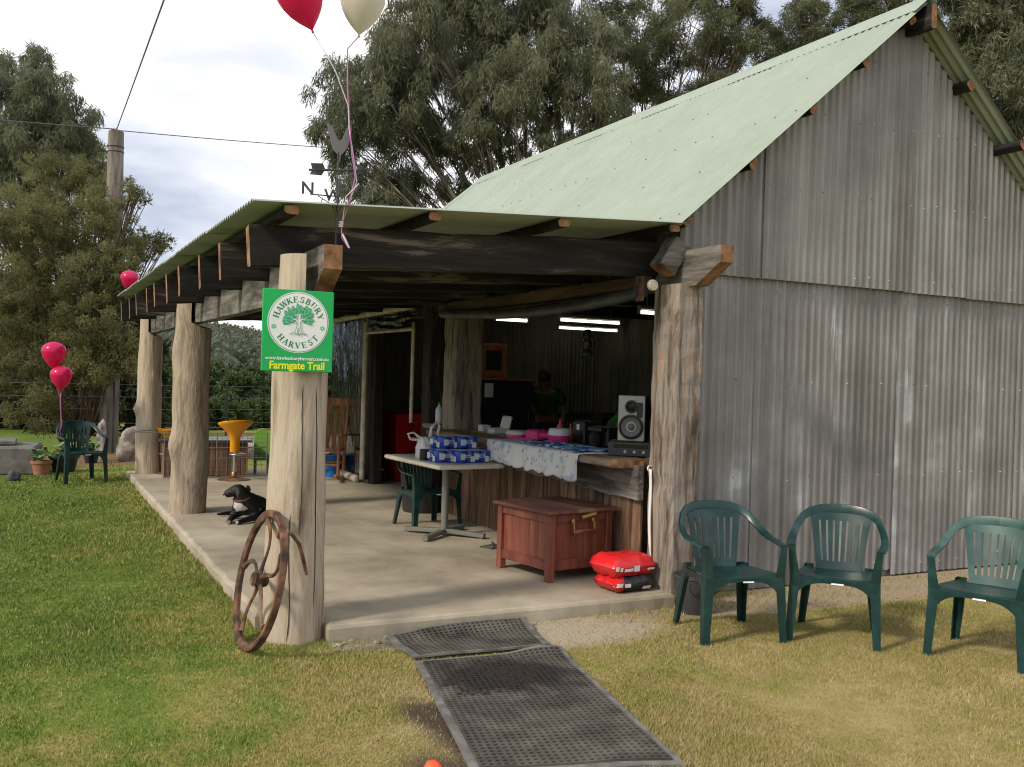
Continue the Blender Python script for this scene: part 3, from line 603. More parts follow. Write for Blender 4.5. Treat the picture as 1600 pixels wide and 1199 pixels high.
# raised serif capitals drawn with strokes
def stroke_glyph(ch):
    T, t = .24, .09; H = 1.0; o = []
    def st(x0, y0, x1, y1, w_):
        d = V((x1-x0, y1-y0)); n_ = V((-d.y, d.x)).normalized()*(w_/2); o.append([(x0+n_.x, y0+n_.y), (x0-n_.x, y0-n_.y), (x1-n_.x, y1-n_.y), (x1+n_.x, y1+n_.y)])
    def sf(x, y_, w_=.44): o.append([(x-w_/2, y_-.035), (x+w_/2, y_-.035), (x+w_/2, y_+.035), (x-w_/2, y_+.035)])
    def arc(cx, cy, rx, ry, a0, a1, w0, w1):
        n = 10; pa = []; pb = []
        for i in range(n+1):
            a = R(a0+(a1-a0)*i/n); ww = w0+(w1-w0)*math.sin(math.pi*i/n); c_, s_ = math.cos(a), math.sin(a); pa.append((cx+c_*(rx+ww/2), cy+s_*(ry+ww/2))); pb.append((cx+c_*(rx-ww/2), cy+s_*(ry-ww/2)))
        for i in range(n): o.append([pa[i], pb[i], pb[i+1], pa[i+1]])
    if ch == 'H': st(.2, 0, .2, H, T); st(.8, 0, .8, H, T); st(.2, .5, .8, .5, t); [sf(a, b_) for a in (.2, .8) for b_ in (.035, .965)]; w_ = 1.0
    elif ch == 'A': st(.12, 0, .5, H, t); st(.5, H, .86, 0, T); st(.25, .33, .72, .33, t); sf(.12, .035, .3); sf(.86, .035, .4); w_ = 1.0
    elif ch == 'W': st(.1, H, .4, 0, T); st(.4, 0, .65, H, t); st(.65, H, .9, 0, T); st(.9, 0, 1.18, H, t); sf(.1, .965, .4); sf(.65, .965, .3); sf(1.18, .965, .3); w_ = 1.28
    elif ch == 'K': st(.2, 0, .2, H, T); st(.3, .42, .78, H, t); st(.42, .55, .85, 0, T); sf(.2, .035); sf(.2, .965); sf(.78, .965, .3); sf(.87, .035, .36); w_ = 1.0
    elif ch == 'E': st(.2, 0, .2, H, T); sf(.45, .045, .8); sf(.43, .955, .78); st(.2, .5, .62, .5, t); st(.8, 0, .83, .25, .07); st(.78, H, .8, .76, .07); st(.6, .38, .6, .62, .07); w_ = .9
    elif ch == 'S': arc(.42, .75, .24, .2, 20, 270, .09, .14); arc(.42, .29, .27, .24, 90, -165, .09, .2); st(.68, .72, .68, .98, .07); st(.13, .05, .13, .3, .07); w_ = .84
    elif ch == 'B': st(.2, 0, .2, H, T); arc(.4, .76, .26, .2, 90, -90, .08, .2); arc(.42, .28, .3, .24, 90, -90, .08, .22); sf(.28, .035, .5); sf(.28, .965, .5); st(.2, .52, .45, .52, t); w_ = .9
    elif ch == 'U': st(.2, .25, .2, H, T); st(.78, .25, .78, H, t); arc(.49, .28, .29, .22, 180, 360, .16, .0); sf(.2, .965); sf(.78, .965, .3); w_ = .98
    elif ch == 'R': st(.2, 0, .2, H, T); arc(.4, .74, .27, .22, 90, -90, .08, .2); sf(.28, .965, .5); sf(.2, .035); st(.2, .52, .42, .52, t); st(.45, .52, .85, 0, T); sf(.9, .035, .24); w_ = .98
    elif ch == 'Y': st(.1, H, .47, .45, T); st(.85, H, .5, .45, t); st(.48, 0, .48, .5, T); sf(.1, .965, .38); sf(.86, .965, .3); sf(.48, .035); w_ = .96
    elif ch == 'V': st(.12, H, .48, 0, T); st(.48, 0, .86, H, t); sf(.12, .965, .4); sf(.86, .965, .3); w_ = .98
    elif ch == 'T': st(.45, 0, .45, H, T); sf(.45, .955, .86); st(.05, .76, .03, H, .07); st(.85, .76, .87, H, .07); sf(.45, .035); w_ = .9
    return o, w_
mb = MB(); flat(mb, disc(RD+.006), CX, CZ, -.0062); em = mb.build('ring', m_white, sg)
mb = MB(); flat(mb, disc(RD+.001), CX, CZ, -.0072); mb.build('ring_line', m_dgreen, sg)
mb = MB(); flat(mb, disc(RD-.002), CX, CZ, -.0082); mb.build('emblem_disc', m_white, sg)
def arc_word(word, a0, a1, rad, hgt, outward):
    mb = MB(); n = len(word)
    for i, chh in enumerate(word):
        a = R(a0+(a1-a0)*i/(n-1)); qs, w_ = stroke_glyph(chh); rot = a-R(90) if outward else a+R(90)
        for k, q in enumerate(qs):
            pts = []
            for (gx, gy) in q:
                lx, ly = (gx-w_/2)*hgt*.95, (gy-.5)*hgt; pts.append((rad*math.cos(a)+lx*math.cos(rot)-ly*math.sin(rot), rad*math.sin(a)+lx*math.sin(rot)+ly*math.cos(rot)))
            if sum(pts[j][0]*pts[(j+1) % 4][1]-pts[(j+1) % 4][0]*pts[j][1] for j in range(4)) < 0: pts.reverse()
            flat(mb, pts, CX, CZ, -.0092-.00002*k, .0005)
    mb.build('lettering', m_dgreen, sg)['label'] = 'curved green capitals reading '+word
arc_word('HAWKESBURY', 163, 17, .131, .034, True)
arc_word('HARVEST', 222, 318, .131, .034, False)
mb = MB()
for sx in (-1, 1):
    for k in range(6):
        a = R(60*k+20); flat(mb, [(math.cos(t)*.007+math.cos(a)*.009, math.sin(t)*.004+math.sin(a)*.009) for t in [2*math.pi*j/8 for j in range(8)]], CX+sx*.138, CZ-.028, -.0092-.00003*k, .0004)
mb.build('sprig', m_lgreen, sg)
# tree emblem
mb = MB(); rd = random.Random(2)
for k in range(92):
    a = rd.uniform(-.5, math.pi+.5); rad = .078*math.sqrt(rd.uniform(.12, 1)); x_, z_ = rad*math.cos(a)*1.08, rad*math.sin(a)*.92+.022
    th = math.atan2(z_-.0, x_)+rd.uniform(-.4, .4); l_, w_ = .0125, .0058; pts = []
    for j in range(8):
        t = 2*math.pi*j/8; px_, pz_ = l_*math.cos(t), w_*math.sin(t); pts.append((x_+px_*math.cos(th)-pz_*math.sin(th), z_+px_*math.sin(th)+pz_*math.cos(th)))
    pts2 = [((p[0]-x_)*1.22+x_, (p[1]-z_)*1.3+z_) for p in pts]; flat(mb, pts2, CX, CZ, -.0092-.00004*k, .0004); b0 = len(mb.m); flat(mb, pts, CX, CZ, -.0096-.00004*k-.0002, .0003)
    for q in range(b0, len(mb.m)): mb.m[q] = 1
mb.build('tree_crown', [m_dgreen, m_lgreen], sg)
mb = MB(); yb = -.0126
def ribbon2(pts, w0, w1, y_, mi):
    n = len(pts); L_, R_ = [], []
    for i, p in enumerate(pts):
        d = V(pts[min(i+1, n-1)])-V(pts[max(i-1, 0)]); nn = V((-d.y, d.x)).normalized(); ww = w0+(w1-w0)*i/(n-1); L_.append((p[0]+nn.x*ww, p[1]+nn.y*ww)); R_.append((p[0]-nn.x*ww, p[1]-nn.y*ww))
    b0 = len(mb.m); flat(mb, R_+L_[::-1], CX, CZ, y_, .0003)
    for q in range(b0, len(mb.m)): mb.m[q] = mi
for mi, ex, yo in ((0, .0022, 0), (1, 0, -.0006)):
    for k, (pts, a, b_) in enumerate([([(0.0, -.062), (.001, -.03), (.003, .0), (.006, .05)], .0135, .004), ([(-.002, -.03), (-.012, -.052), (-.045, -.068)], .007, .001), ([(.004, -.03), (.016, -.055), (.05, -.068)], .007, .001), ([(-.001, -.045), (-.008, -.07)], .006, .001), ([(.003, -.045), (.012, -.074)], .006, .001),
                 ([(.0, .0), (-.018, .015), (-.038, .02)], .005, .001), ([(.003, .005), (.02, .018), (.038, .022)], .005, .001), ([(.004, .02), (-.008, .036), (-.02, .045)], .0035, .001)]):
        ribbon2(pts, a+ex, b_+ex, yb+yo-.00003*k, mi)
for k, pts in enumerate([[(.0, -.064), (.002, -.03), (.001, .0)], [(-.006, -.06), (-.004, -.03)], [(.009, -.06), (.007, -.03)]]): ribbon2(pts, .0012, .0006, yb-.0012-.00003*k, 0)
mb.build('tree_trunk', [m_dgreen, m_white], sg)
mb = MB(); put(mb, text_mesh('www.hawkesburyharvest.com.au', .0272, .0005), 0, -.158); mb.build('lettering', m_white, sg)['label'] = 'small white web address'
mb = MB(); vf = text_mesh('Farmgate Trail', .060, .0016, .97); put(mb, vf, 0, -.199, sx=.93)
mb.build('lettering', m_yel, sg)['label'] = 'yellow words Farmgate Trail'

# ------------------------------------------------------------------ weathervane and balloons
m_iron_b = mk('dull_wrought_iron', [(.3, (.04, .04, .04)), (.7, (.10, .10, .10))], ns=8, rough=.6, metal=.3)
VX, VY, VZ = 1.60, 5.50, 2.30
vn = thing('weathervane', 'wrought iron rooster weathervane on the porch beam end', 'weathervane', (VX, VY, VZ))
mb = MB(); mb.tube([(0, 0, -.02), (0, 0, .56)], .006, 8); mb.build('rod', m_iron_b, vn)
mb = MB(); rz = rotm(z=R(8)); pa = V((.18, .05, .0)); mb.tube([V((-.17, .0, .435)), V((.18, .0, .475))], .007, 8)
mb.add([(-.16, -.003, .475), (-.09, -.003, .482), (-.075, -.003, .45), (-.095, -.003, .412), (-.165, -.003, .41), (-.15, -.003, .44)], [(0, 1, 2, 3, 4, 5)]); mb.add([(-.16, .003, .475), (-.09, .003, .482), (-.075, .003, .45), (-.095, .003, .412), (-.165, .003, .41), (-.15, .003, .44)], [(5, 4, 3, 2, 1, 0)])
mb.add([(.12, -.003, .505), (.20, 0, .477), (.12, -.003, .44), (.12, .003, .505), (.12, .003, .44)], [(0, 1, 2)[::-1], (3, 4, 1)[::-1]]); mb.build('arrow', m_iron_b, vn)
# rooster: cut-out plate with depth
ro = [(-.005, .50), (.0, .55), (-.03, .575), (-.052, .62), (-.06, .67), (-.075, .72), (-.085, .755), (-.07, .76), (-.055, .735), (-.045, .745), (-.035, .715), (-.02, .68), (-.005, .655), (.01, .65), (.03, .67), (.045, .715), (.06, .745), (.068, .765), (.085, .755), (.088, .72), (.08, .66), (.062, .61), (.04, .575), (.018, .55), (.012, .50)]
mb = MB(); flat(mb, [(a*.85, .5+(b_-.5)*.85) for a, b_ in ro], 0, 0, .004, .008); mb.build('rooster', plain('rooster_plate', (.16, .155, .15), .6), vn)
for a in range(4):
    M_ = Matrix.Rotation(R(90*a+172), 4, 'Z'); mb = MB(); mb.tube([M_ @ V((0, 0, .30)), M_ @ V((.155, 0, .30))], .004, 6); sp = []
    for i in range(22): t = i/21*4.2*math.pi/2; rr_ = .034*(1-i/26); sp.append(M_ @ V((.075+rr_*math.cos(t+2), 0, .268+rr_*math.sin(t+2)*.8)))
    mb.tube(sp, .0025, 5); mb.tube([M_ @ V((.01, 0, .21)), M_ @ V((.03, 0, .25)), M_ @ V((.11, 0, .295))], .003, 5); mb.build('scroll_arm', m_iron_b, vn)
    ch = 'NESW'[a]; vf = text_mesh(ch, .10, .0015); mb = MB(); k_ = M_ @ V((.17, 0, .33)); MM = Matrix.Translation(k_) @ Matrix.Rotation(R(-4), 4, 'Z') @ FACE; mb.add([MM @ V((p.x, p.y, p.z*6)) for p in vf[0]], vf[1]); mb.build('letter', m_iron_b, vn)['label'] = 'compass letter '+ch
m_pink = mk('pink_latex', [(0, (.72, .012, .13)), (1, (.80, .025, .17))], rough=.22, spec=.6, ns=2); m_pink.node_tree.nodes['Principled BSDF'].inputs['Subsurface Weight'].default_value = .15
m_wbal = mk('pearl_latex', [(0, (.66, .63, .54)), (1, (.74, .71, .62))], rough=.25, spec=.6, ns=2); m_wbal.node_tree.nodes['Principled BSDF'].inputs['Subsurface Weight'].default_value = .2
for m_ in (m_pink, m_wbal):   # thin rubber lets daylight through
    nt_ = m_.node_tree; tl_ = nt_.nodes.new('ShaderNodeBsdfTranslucent'); ms_ = nt_.nodes.new('ShaderNodeMixShader'); ms_.inputs['Fac'].default_value = .4; b_ = nt_.nodes['Principled BSDF']; nt_.links.new(b_.inputs['Base Color'].links[0].from_socket, tl_.inputs['Color']); nt_.links.new(b_.outputs[0], ms_.inputs[1]); nt_.links.new(tl_.outputs[0], ms_.inputs[2]); nt_.links.new(ms_.outputs[0], nt_.nodes['Material Output'].inputs['Surface'])
m_ribp = plain('pink_ribbon', (.52, .16, .40), .35); m_ribw = plain('pale_ribbon', (.72, .62, .72), .35)
def balloon(c, r_, mat, label, string, smat, tilt=(0, 0), group=None):
    t = thing('balloon', label, 'balloon', c, 0, group); prof = [(.004, -1.36), (.03, -1.36), (.055, -1.40), (.045, -1.33), (.03, -1.31), (.07, -1.25), (.22, -1.10), (.45, -.86), (.68, -.56), (.86, -.22), (.97, .12), (1.0, .30), (.96, .55), (.82, .80), (.60, .97), (.32, 1.08), (.1, 1.12), (.01, 1.125)]
    mb = MB(); mb.lathe([(a*r_, b_*r_) for a, b_ in prof], 28); mb.xform((rotm(tilt[0], tilt[1]).to_4x4())); mb.build('envelope', mat, t, smooth=True)
    if string:
        mb = MB(); q = rotm(tilt[0], tilt[1]) @ V((0, 0, -1.36*r_)); path = [q]+[V(p)-V(c) for p in string]; mb.tube(path, .0035, 5); mb.build('ribbon', smat, t, smooth=True)
    return t
balloon((1.352, 5.47, 3.69), .135, m_pink, 'pink balloon floating from the weathervane ribbons', [(1.56, 5.47, 3.32), (1.645, 5.475, 3.13), (1.655, 5.48, 3.0), (1.69, 5.48, 2.82), (1.71, 5.48, 2.70), (1.635, 5.485, 2.46)], m_ribw, (0, R(-22)))
balloon((1.705, 5.46, 3.72), .132, m_wbal, 'pearl white balloon floating from the weathervane ribbons', [(1.63, 5.47, 3.46), (1.635, 5.47, 3.25), (1.65, 5.478, 3.1), (1.675, 5.475, 2.85), (1.70, 5.475, 2.72), (1.66, 5.475, 2.55), (1.625, 5.48, 2.44), (1.63, 5.478, 2.36), (1.66, 5.475, 2.31)], m_ribp, (0, R(4)))
rb = MB(); kn = [(1.622+.012*math.sin(i*2.1), 5.48+.010*math.cos(i*2.3), 2.455-.004*i) for i in range(9)]; rb.tube(kn, .005, 5); rb.tube([(1.63, 5.475, 2.46), (1.645, 5.47, 2.60), (1.70, 5.47, 2.66), (1.72, 5.47, 2.685)], .003, 5); rb.tube([(1.63, 5.47, 2.38), (1.655, 5.465, 2.33), (1.67, 5.462, 2.30)], [.006, .007, .005], 5); tag(rb.build('ribbon_knot', m_ribw), 'curled pink and white ribbon knot tied round the weathervane rod', 'ribbon')
balloon((1.30, 14.9, 2.80), .125, m_pink, 'pink balloon peeping over the far corner of the porch roof', [(1.42, 14.5, 2.5), (1.5, 14.24, 2.35)], m_ribw, (R(10), 0))

# ------------------------------------------------------------------ plastic chairs
m_chair = mk('dark_green_plastic', [(.2, (.002, .022, .020)), (.5, (.004, .032, .029)), (.8, (.012, .052, .046))], ns=7, rough=.33, spec=.5, rr=.08)
m_sticker = plain('white_sticker', (.72, .74, .76), .5)
def make_chair(label, group=None):
    t = thing('plastic_chair', label, 'chair', (0, 0, 0), 0, group)
    def grid(fn, nu, nv, th, name, skip=None, parent=t):
        mb = MB(); P = [fn(i/nu, j/nv) for j in range(nv+1) for i in range(nu+1)]; n = nu+1
        F = [(j*n+i, j*n+i+1, (j+1)*n+i+1, (j+1)*n+i) for j in range(nv) for i in range(nu) if not (skip and skip(i, j))]; mb.add(P, F)
        o = mb.build(name, m_chair, parent); bm = bmesh.new(); bm.from_mesh(o.data); bmesh.ops.recalc_face_normals(bm, faces=bm.faces); bmesh.ops.solidify(bm, geom=bm.faces[:], thickness=th); bm.to_mesh(o.data); bm.free(); shade_auto(o.data, R(50)); return o
    # seat: dished, rolled front lip
    def seat(u, v):
        y_ = -.235+.47*v; hw = .262-.045*v; x_ = (u*2-1)*hw; z_ = .425-.022*v+.010*(abs(u*2-1)**3)-.012*math.sin(math.pi*v)*(1-(u*2-1)**2)
        if v < .12: z_ -= (.12-v)**1.5*.5
        return (x_, y_, z_)
    st_ = grid(seat, 12, 14, .006, 'seat')
    mb = MB(); mb.box((.02, -.2415, .399), (.075, .002, .022), rot=rotm(x=R(-18))); mb.build('sticker', m_sticker, st_)
    # backrest: panel with vertical slots between solid top band and foot
    ns = 8
    def back(u, v):
        hw = .145+.055*v; s_ = u*2-1; x_ = s_*hw; y_ = .215+.095*v+.0*v-.045*(s_**2)*(.4+.6*v); return (x_, y_, .405+.375*v+(-.012*s_*s_ if v > .9 else 0))
    us = []
    grid(back, ns*3+1, 14, .006, 'backrest', lambda i, j: 2 <= j <= 11 and i % 3 == 0 and 0 < i < ns*3)
    # arm band: one hoop from arm tip round the back top to the other arm tip
    for sg_ in (-1, 1):
        mb = MB(); pts = [(.272, -.225, .615), (.285, -.12, .622), (.292, .0, .632), (.288, .09, .655), (.272, .165, .70), (.242, .225, .752), (.195, .268, .786), (.13, .297, .802), (.06, .309, .808), (.0, .312, .809)]
        tw = [0, 0, 5, 20, 42, 60, 72, 78, 80, 80]; wd = [.056, .058, .056, .052, .050, .052, .058, .064, .066, .066]; P = []
        for i, p in enumerate(pts):
            d = (V(pts[min(i+1, 9)])-V(pts[max(i-1, 0)])).normalized(); hz = V((d.y, -d.x, 0)).normalized(); up = hz.cross(d)*-1
            if up.z < 0: up = -up
            a = R(tw[i]); c_ = hz*math.cos(a)+up*math.sin(a); nrm = (-hz*math.sin(a)+up*math.cos(a)); q = V(p)
            for (a_, b_) in ((-.5, -.007), (-.44, .004), (0, .009), (.44, .004), (.5, -.007), (.3, -.008), (-.3, -.008)): P.append(q+c_*(a_*wd[i])+nrm*b_)
        P = [V((p.x*sg_, p.y, p.z)) for p in P]; F = [(i*7+k, i*7+(k+1) % 7, (i+1)*7+(k+1) % 7, (i+1)*7+k) for i in range(9) for k in range(7)]+[tuple(range(7))]
        if sg_ < 0: F = [f[::-1] for f in F]
        mb.add(P, F); mb.build('arm', m_chair, t, smooth='auto')
        # front leg: angle section running from the ground to the arm tip
        def angle_leg(a0, mid, top, w0, w1, w2, sx, sy, name):
            mb = MB(); P = []; th = .007
            for (c_, w_) in ((a0, w0), (mid, w1), (top, w2)):
                x_, y_, z_ = c_
                for (px, py) in ((0, 0), (-sx*w_, 0), (-sx*w_, -sy*-th), (-sx*th, sy*th), (-sx*th, sy*w_), (0, sy*w_)): P.append((x_+px, y_+py, z_))
            F = [(i*6+k, i*6+(k+1) % 6, (i+1)*6+(k+1) % 6, (i+1)*6+k) for i in range(2) for k in range(6)]+[(5, 4, 3, 2, 1, 0), (12, 13, 14, 15, 16, 17)]
            mb.add(P, F); o = mb.build(name, m_chair, t); bm = bmesh.new(); bm.from_mesh(o.data); bmesh.ops.recalc_face_normals(bm, faces=bm.faces); bm.to_mesh(o.data); bm.free()
        angle_leg((sg_*.290, -.262, 0), (sg_*.276, -.240, .41), (sg_*.288, -.238, .612), .046, .064, .040, sg_, 1, 'leg')
        angle_leg((sg_*.262, .300, 0), (sg_*.228, .238, .40), (sg_*.226, .232, .43), .044, .062, .06, sg_, -1, 'leg')
        # side apron
        mb = MB(); n = 14; P = []
        for i in range(n+1):
            s_ = i/n; y_ = -.22+.44*s_; x_ = .270-.042*s_; lo = .405-.085*(abs(s_*2-1)**3.0)-.03; P += [(sg_*x_, y_, lo), (sg_*x_, y_, .425-.022*s_), (sg_*(x_-.006), y_, lo), (sg_*(x_-.006), y_, .425-.022*s_)]
        F = []
        for i in range(n): a = i*4; F += [(a, a+4, a+5, a+1), (a+3, a+7, a+6, a+2), (a+2, a+6, a+4, a), (a+1, a+5, a+7, a+3)]
        mb.add(P, F); mb.build('apron', m_chair, t)
    for (yy, zz, hw, dp) in ((-.243, .418, .262, .14), (.236, .40, .225, .10)):
        mb = MB(); n = 18; P = []
        for i in range(n+1):
            s_ = i/n*2-1; lo = zz-.026-dp*abs(s_)**4; P += [(s_*hw, yy, lo), (s_*hw, yy, zz), (s_*hw, yy+.006, lo), (s_*hw, yy+.006, zz)]
        F = []
        for i in range(n): a = i*4; F += [(a, a+4, a+5, a+1), (a+3, a+7, a+6, a+2), (a+2, a+6, a+4, a), (a+1, a+5, a+7, a+3)]
        mb.add(P, F); mb.build('apron', m_chair, t)
    return t
GC = 'dark green plastic garden armchairs'
ch = make_chair('green plastic armchair on the grass beside the timber corner post', GC); ch.location = (3.965, 4.74, .0); ch.rotation_euler = (0, 0, R(-14)); ch.scale = (.95, .95, .955)
for (label, loc, rz, keep) in (('green plastic armchair standing between two others by the iron wall', (4.575, 4.44, 0), R(-49), 1), ('sun faded green plastic armchair at the open end of the row by the iron wall', (5.11, 3.79, 0), R(-66), 1),
                         ('green plastic armchair on the lawn with two pink balloons tied to it', (.68, 14.0, 0), R(14), 0), ('green plastic armchair pushed under the cafe table on the porch', (3.50, 8.66, .1), R(6), .84)):
    c2 = copy_tree(ch); c2.location = loc; c2.rotation_euler = (0, 0, rz); c2['label'] = label
    if 'open end' in label: c_end = c2
    if keep == .84: c2.scale = (.9, .9, .84)
m_faded = mk('sun_faded_green_plastic', [(.2, (.012, .050, .045)), (.5, (.030, .082, .072)), (.8, (.06, .12, .105))], ns=5, rough=.42)
for o_ in c_end.children:
    if o_.name.split('.')[0] in ('backrest', 'arm'): o_.material_slots[0].link = 'OBJECT'; o_.material_slots[0].material = m_faded
balloon((.315, 13.78, 1.68), .150, m_pink, 'higher of two pink balloons tied to the lawn chair', [(.40, 13.78, 1.12), (.42, 13.78, .80), (.415, 13.8, .68)], m_ribp, (0, 0), 'balloons tied to the lawn chair')
balloon((.405, 13.70, 1.385), .135, m_pink, 'lower of two pink balloons tied to the lawn chair', [(.41, 13.75, 1.0), (.43, 13.77, .78), (.41, 13.8, .70), (.43, 13.79, .6)], m_ribp, (0, 0), 'balloons tied to the lawn chair')
# ------------------------------------------------------------------ skinned bodies
def skin(name, verts, edges, mats, parent=None, root=0, sub=2):
    me = bpy.data.meshes.new(name); me.from_pydata([v[:3] for v in verts], edges, []); o = bpy.data.objects.new(name, me); COL.objects.link(o)
    o.modifiers.new('s', 'SKIN'); sv = me.skin_vertices[0].data
    for i, v in enumerate(verts): sv[i].radius = (v[3], v[4] if len(v) > 4 else v[3]); sv[i].use_root = (i == root)
    ss = o.modifiers.new('u', 'SUBSURF'); ss.levels = sub; ss.render_levels = sub
    dg = bpy.context.evaluated_depsgraph_get(); m2 = bpy.data.meshes.new_from_object(o.evaluated_get(dg)); bpy.data.objects.remove(o)
    m2.materials.clear()
    for m in (mats if isinstance(mats, (list, tuple)) else [mats]): m2.materials.append(m)
    m2.polygons.foreach_set('use_smooth', [True]*len(m2.polygons)); return link(name, m2, parent)
def dog_coat():
    m, nt, b = new_mat('black_dog_coat'); L = nt.links.new; tc = nt.nodes.new('ShaderNodeTexCoord')
    nz = nt.nodes.new('ShaderNodeTexNoise'); nz.inputs['Scale'].default_value = 40; nz.inputs['Detail'].default_value = 4; L(tc.outputs['Object'], nz.inputs['Vector'])
    col = ramp(nt, [(.3, (.003, .003, .0032)), (.7, (.009, .0085, .008))]); L(nz.outputs['Fac'], col.inputs['Fac']); c = col.outputs['Color']
    for pos, rad, s_, cc in (((-.03, -.115, .155), .06, (1, 1, .8), (.62, .58, .52)), ((.045, -.115, .135), .04, (1, 1, 1.2), (.55, .5, .44)), ((-.055, -.275, .02), .03, (1, 1, 1), (.38, .35, .31)), ((.015, -.285, .02), .035, (1, 1, 1), (.42, .38, .34)), ((-.15, -.11, .275), .022, (1, 1, 1), (.3, .28, .25))):
        mx = nt.nodes.new('ShaderNodeMix'); mx.data_type = 'RGBA'; L(spot(nt, tc, pos, rad, .012, nz.outputs['Fac'], s_), mx.inputs['Factor']); L(c, mx.inputs[6]); mx.inputs[7].default_value = (*cc, 1); c = mx.outputs[2]
    L(c, b.inputs['Base Color']); b.inputs['Roughness'].default_value = .55; b.inputs['Specular IOR Level'].default_value = .35
    bp = nt.nodes.new('ShaderNodeBump'); bp.inputs['Strength'].default_value = .5; bp.inputs['Distance'].default_value = .006; n2 = nt.nodes.new('ShaderNodeTexNoise'); n2.inputs['Scale'].default_value = 120; L(tc.outputs['Object'], n2.inputs['Vector']); L(n2.outputs['Fac'], bp.inputs['Height']); L(bp.outputs['Normal'], b.inputs['Normal']); return m
dog = thing('dog', 'black dog with white chest lying on the concrete beside the log post', 'dog', (1.90, 9.42, .10), R(-30)); dog.scale = (.92, .92, .92)
dv = [(.09, .34, .125, .115), (.08, .20, .15, .12), (.06, .08, .175, .12), (.03, -.01, .20, .115, .125), (.0, -.045, .265, .088), (-.02, -.06, .33, .080), (-.05, -.07, .335, .076), (-.105, -.09, .31, .052), (-.15, -.105, .292, .042), (-.165, -.112, .288, .032),
      (-.075, -.01, .12, .055), (-.095, -.03, .05, .04), (-.08, -.18, .032, .027), (-.06, -.26, .024, .027), (.12, -.01, .11, .055), (.125, -.03, .05, .042), (.06, -.18, .032, .027), (.018, -.265, .024, .027),
      (-.04, .30, .10, .09), (-.10, .16, .075, .06), (-.12, .22, .035, .035), (-.15, .10, .025, .026), (.19, .27, .09, .08), (.20, .14, .06, .05), (.2, .04, .028, .028),
      (.06, .45, .08, .04), (-.06, .47, .045, .028), (-.18, .40, .035, .027), (-.30, .28, .03, .022), (-.36, .22, .028, .012)]
de = [(0, 1), (1, 2), (2, 3), (3, 4), (4, 5), (5, 6), (6, 7), (7, 8), (8, 9), (3, 10), (10, 11), (11, 12), (12, 13), (3, 14), (14, 15), (15, 16), (16, 17), (0, 18), (18, 19), (19, 20), (20, 21), (0, 22), (22, 23), (23, 24), (0, 25), (25, 26), (26, 27), (27, 28), (28, 29)]
m_dog = dog_coat(); skin('body', dv, de, m_dog, dog)
m_black = plain('matt_black', (.012, .012, .013), .45); m_eye = plain('dark_eye', (.01, .006, .004), .1)
for (ex, ey, ez, sg_) in ((-.03, -.135, .335, 1), (.03, -.0, .35, -1)):
    mb = MB(); P = [(ex, ey, ez+.03), (ex+.025, ey, ez+.025), (ex+.04, ey-.01*sg_, ez-.015), (ex+.028, ey-.014*sg_, ez-.06), (ex+.008, ey-.012*sg_, ez-.045), (ex-.008, ey-.006*sg_, ez-.01)]
    mb.add(P+[(a, b_-.012*sg_, c_) for a, b_, c_ in P], [tuple(range(6)), tuple(range(11, 5, -1))]+[(i, (i+1) % 6, 6+(i+1) % 6, 6+i) for i in range(6)]); mb.build('ear', m_black, dog)
mb = MB(); mb.sphere((-.086, -.128, .345), .009, 8, 6); mb.build('eye', m_eye, dog)
mb = MB(); mb.sphere((-.170, -.114, .288), (.014, .014, .010), 8, 6); mb.build('nose', m_eye, dog)
mb = MB(); mb.torus((.0, -.045, .252), .086, .012, 24, 6, rotm(x=R(18), y=R(-8))); mb.build('collar', plain('red_collar', (.13, .03, .02), .6), dog)

# ------------------------------------------------------------------ wooden chest
m_chest = wood('red_brown_stained_wood', [(.2, (.085, .021, .013)), (.5, (.175, .046, .027)), (.8, (.25, .078, .046))], 'Z', 4, rough=.5, bump=.2)
m_chestt = wood('worn_chest_lid', [(.25, (.075, .024, .016)), (.5, (.15, .055, .036)), (.75, (.26, .14, .10))], 'Y', 4, rough=.6, bump=.3)
m_brass = plain('tarnished_brass', (.38, .26, .10), .4, metal=.8)
bx_ = thing('blanket_chest', 'red brown panelled wooden chest with brass handle on the porch', 'chest', (3.62, 6.37, .1), R(9))
W_, D_, H_ = .60, .66, .49
for sx in (-1, 1):
    for sy in (-1, 1):
        mb = MB(); mb.rbox((sx*(W_/2-.028), sy*(D_/2-.028), H_/2), (.056, .056, H_), .005); mb.build('leg', m_chest, bx_)
def panel(axis, sg_):
    L_ = (W_ if axis == 'x' else D_)-.112; rot = rotm(z=0 if axis == 'x' else R(90)); off = (V((0, sg_*(D_/2-.024), 0)) if axis == 'x' else V((sg_*(W_/2-.024), 0, 0)))
    for (z, h_) in ((.115, .07), (.455, .06)): mb = MB(); mb.rbox(off+V((0, 0, z)), (L_, .03, h_), .003, rot); mb.build('rail', m_chest, bx_)
    n = 5
    for i in range(n):
        mb = MB(); p = V(((-L_/2+(i+.5)*L_/n), 0, .288)); p = rot @ p; mb.rbox(off*.965+p, (L_/n-.0015, .014, .30), .003, rot); mb.build('panel_board', m_chest, bx_)
for ax, s_ in (('x', -1), ('x', 1), ('y', -1), ('y', 1)): panel(ax, s_)
mb = MB(); mb.rbox((0, 0, H_+.014), (W_+.06, D_+.06, .026), .006); mb.build('lid', m_chestt, bx_)
mb = MB(); mb.box((0, 0, .10), (W_-.06, D_-.06, .02)); mb.build('bottom', m_chest, bx_)
hd = MB()
for sx in (-.095, .095): hd.tube([(sx, -D_/2-.005, .435), (sx, -D_/2-.022, .43), (sx, -D_/2-.03, .36)], .006, 8); hd.lathe([(.018, 0), (.018, .006), (.008, .01)], 12, (sx, -D_/2-.012, .435), rot=rotm(x=R(90)))
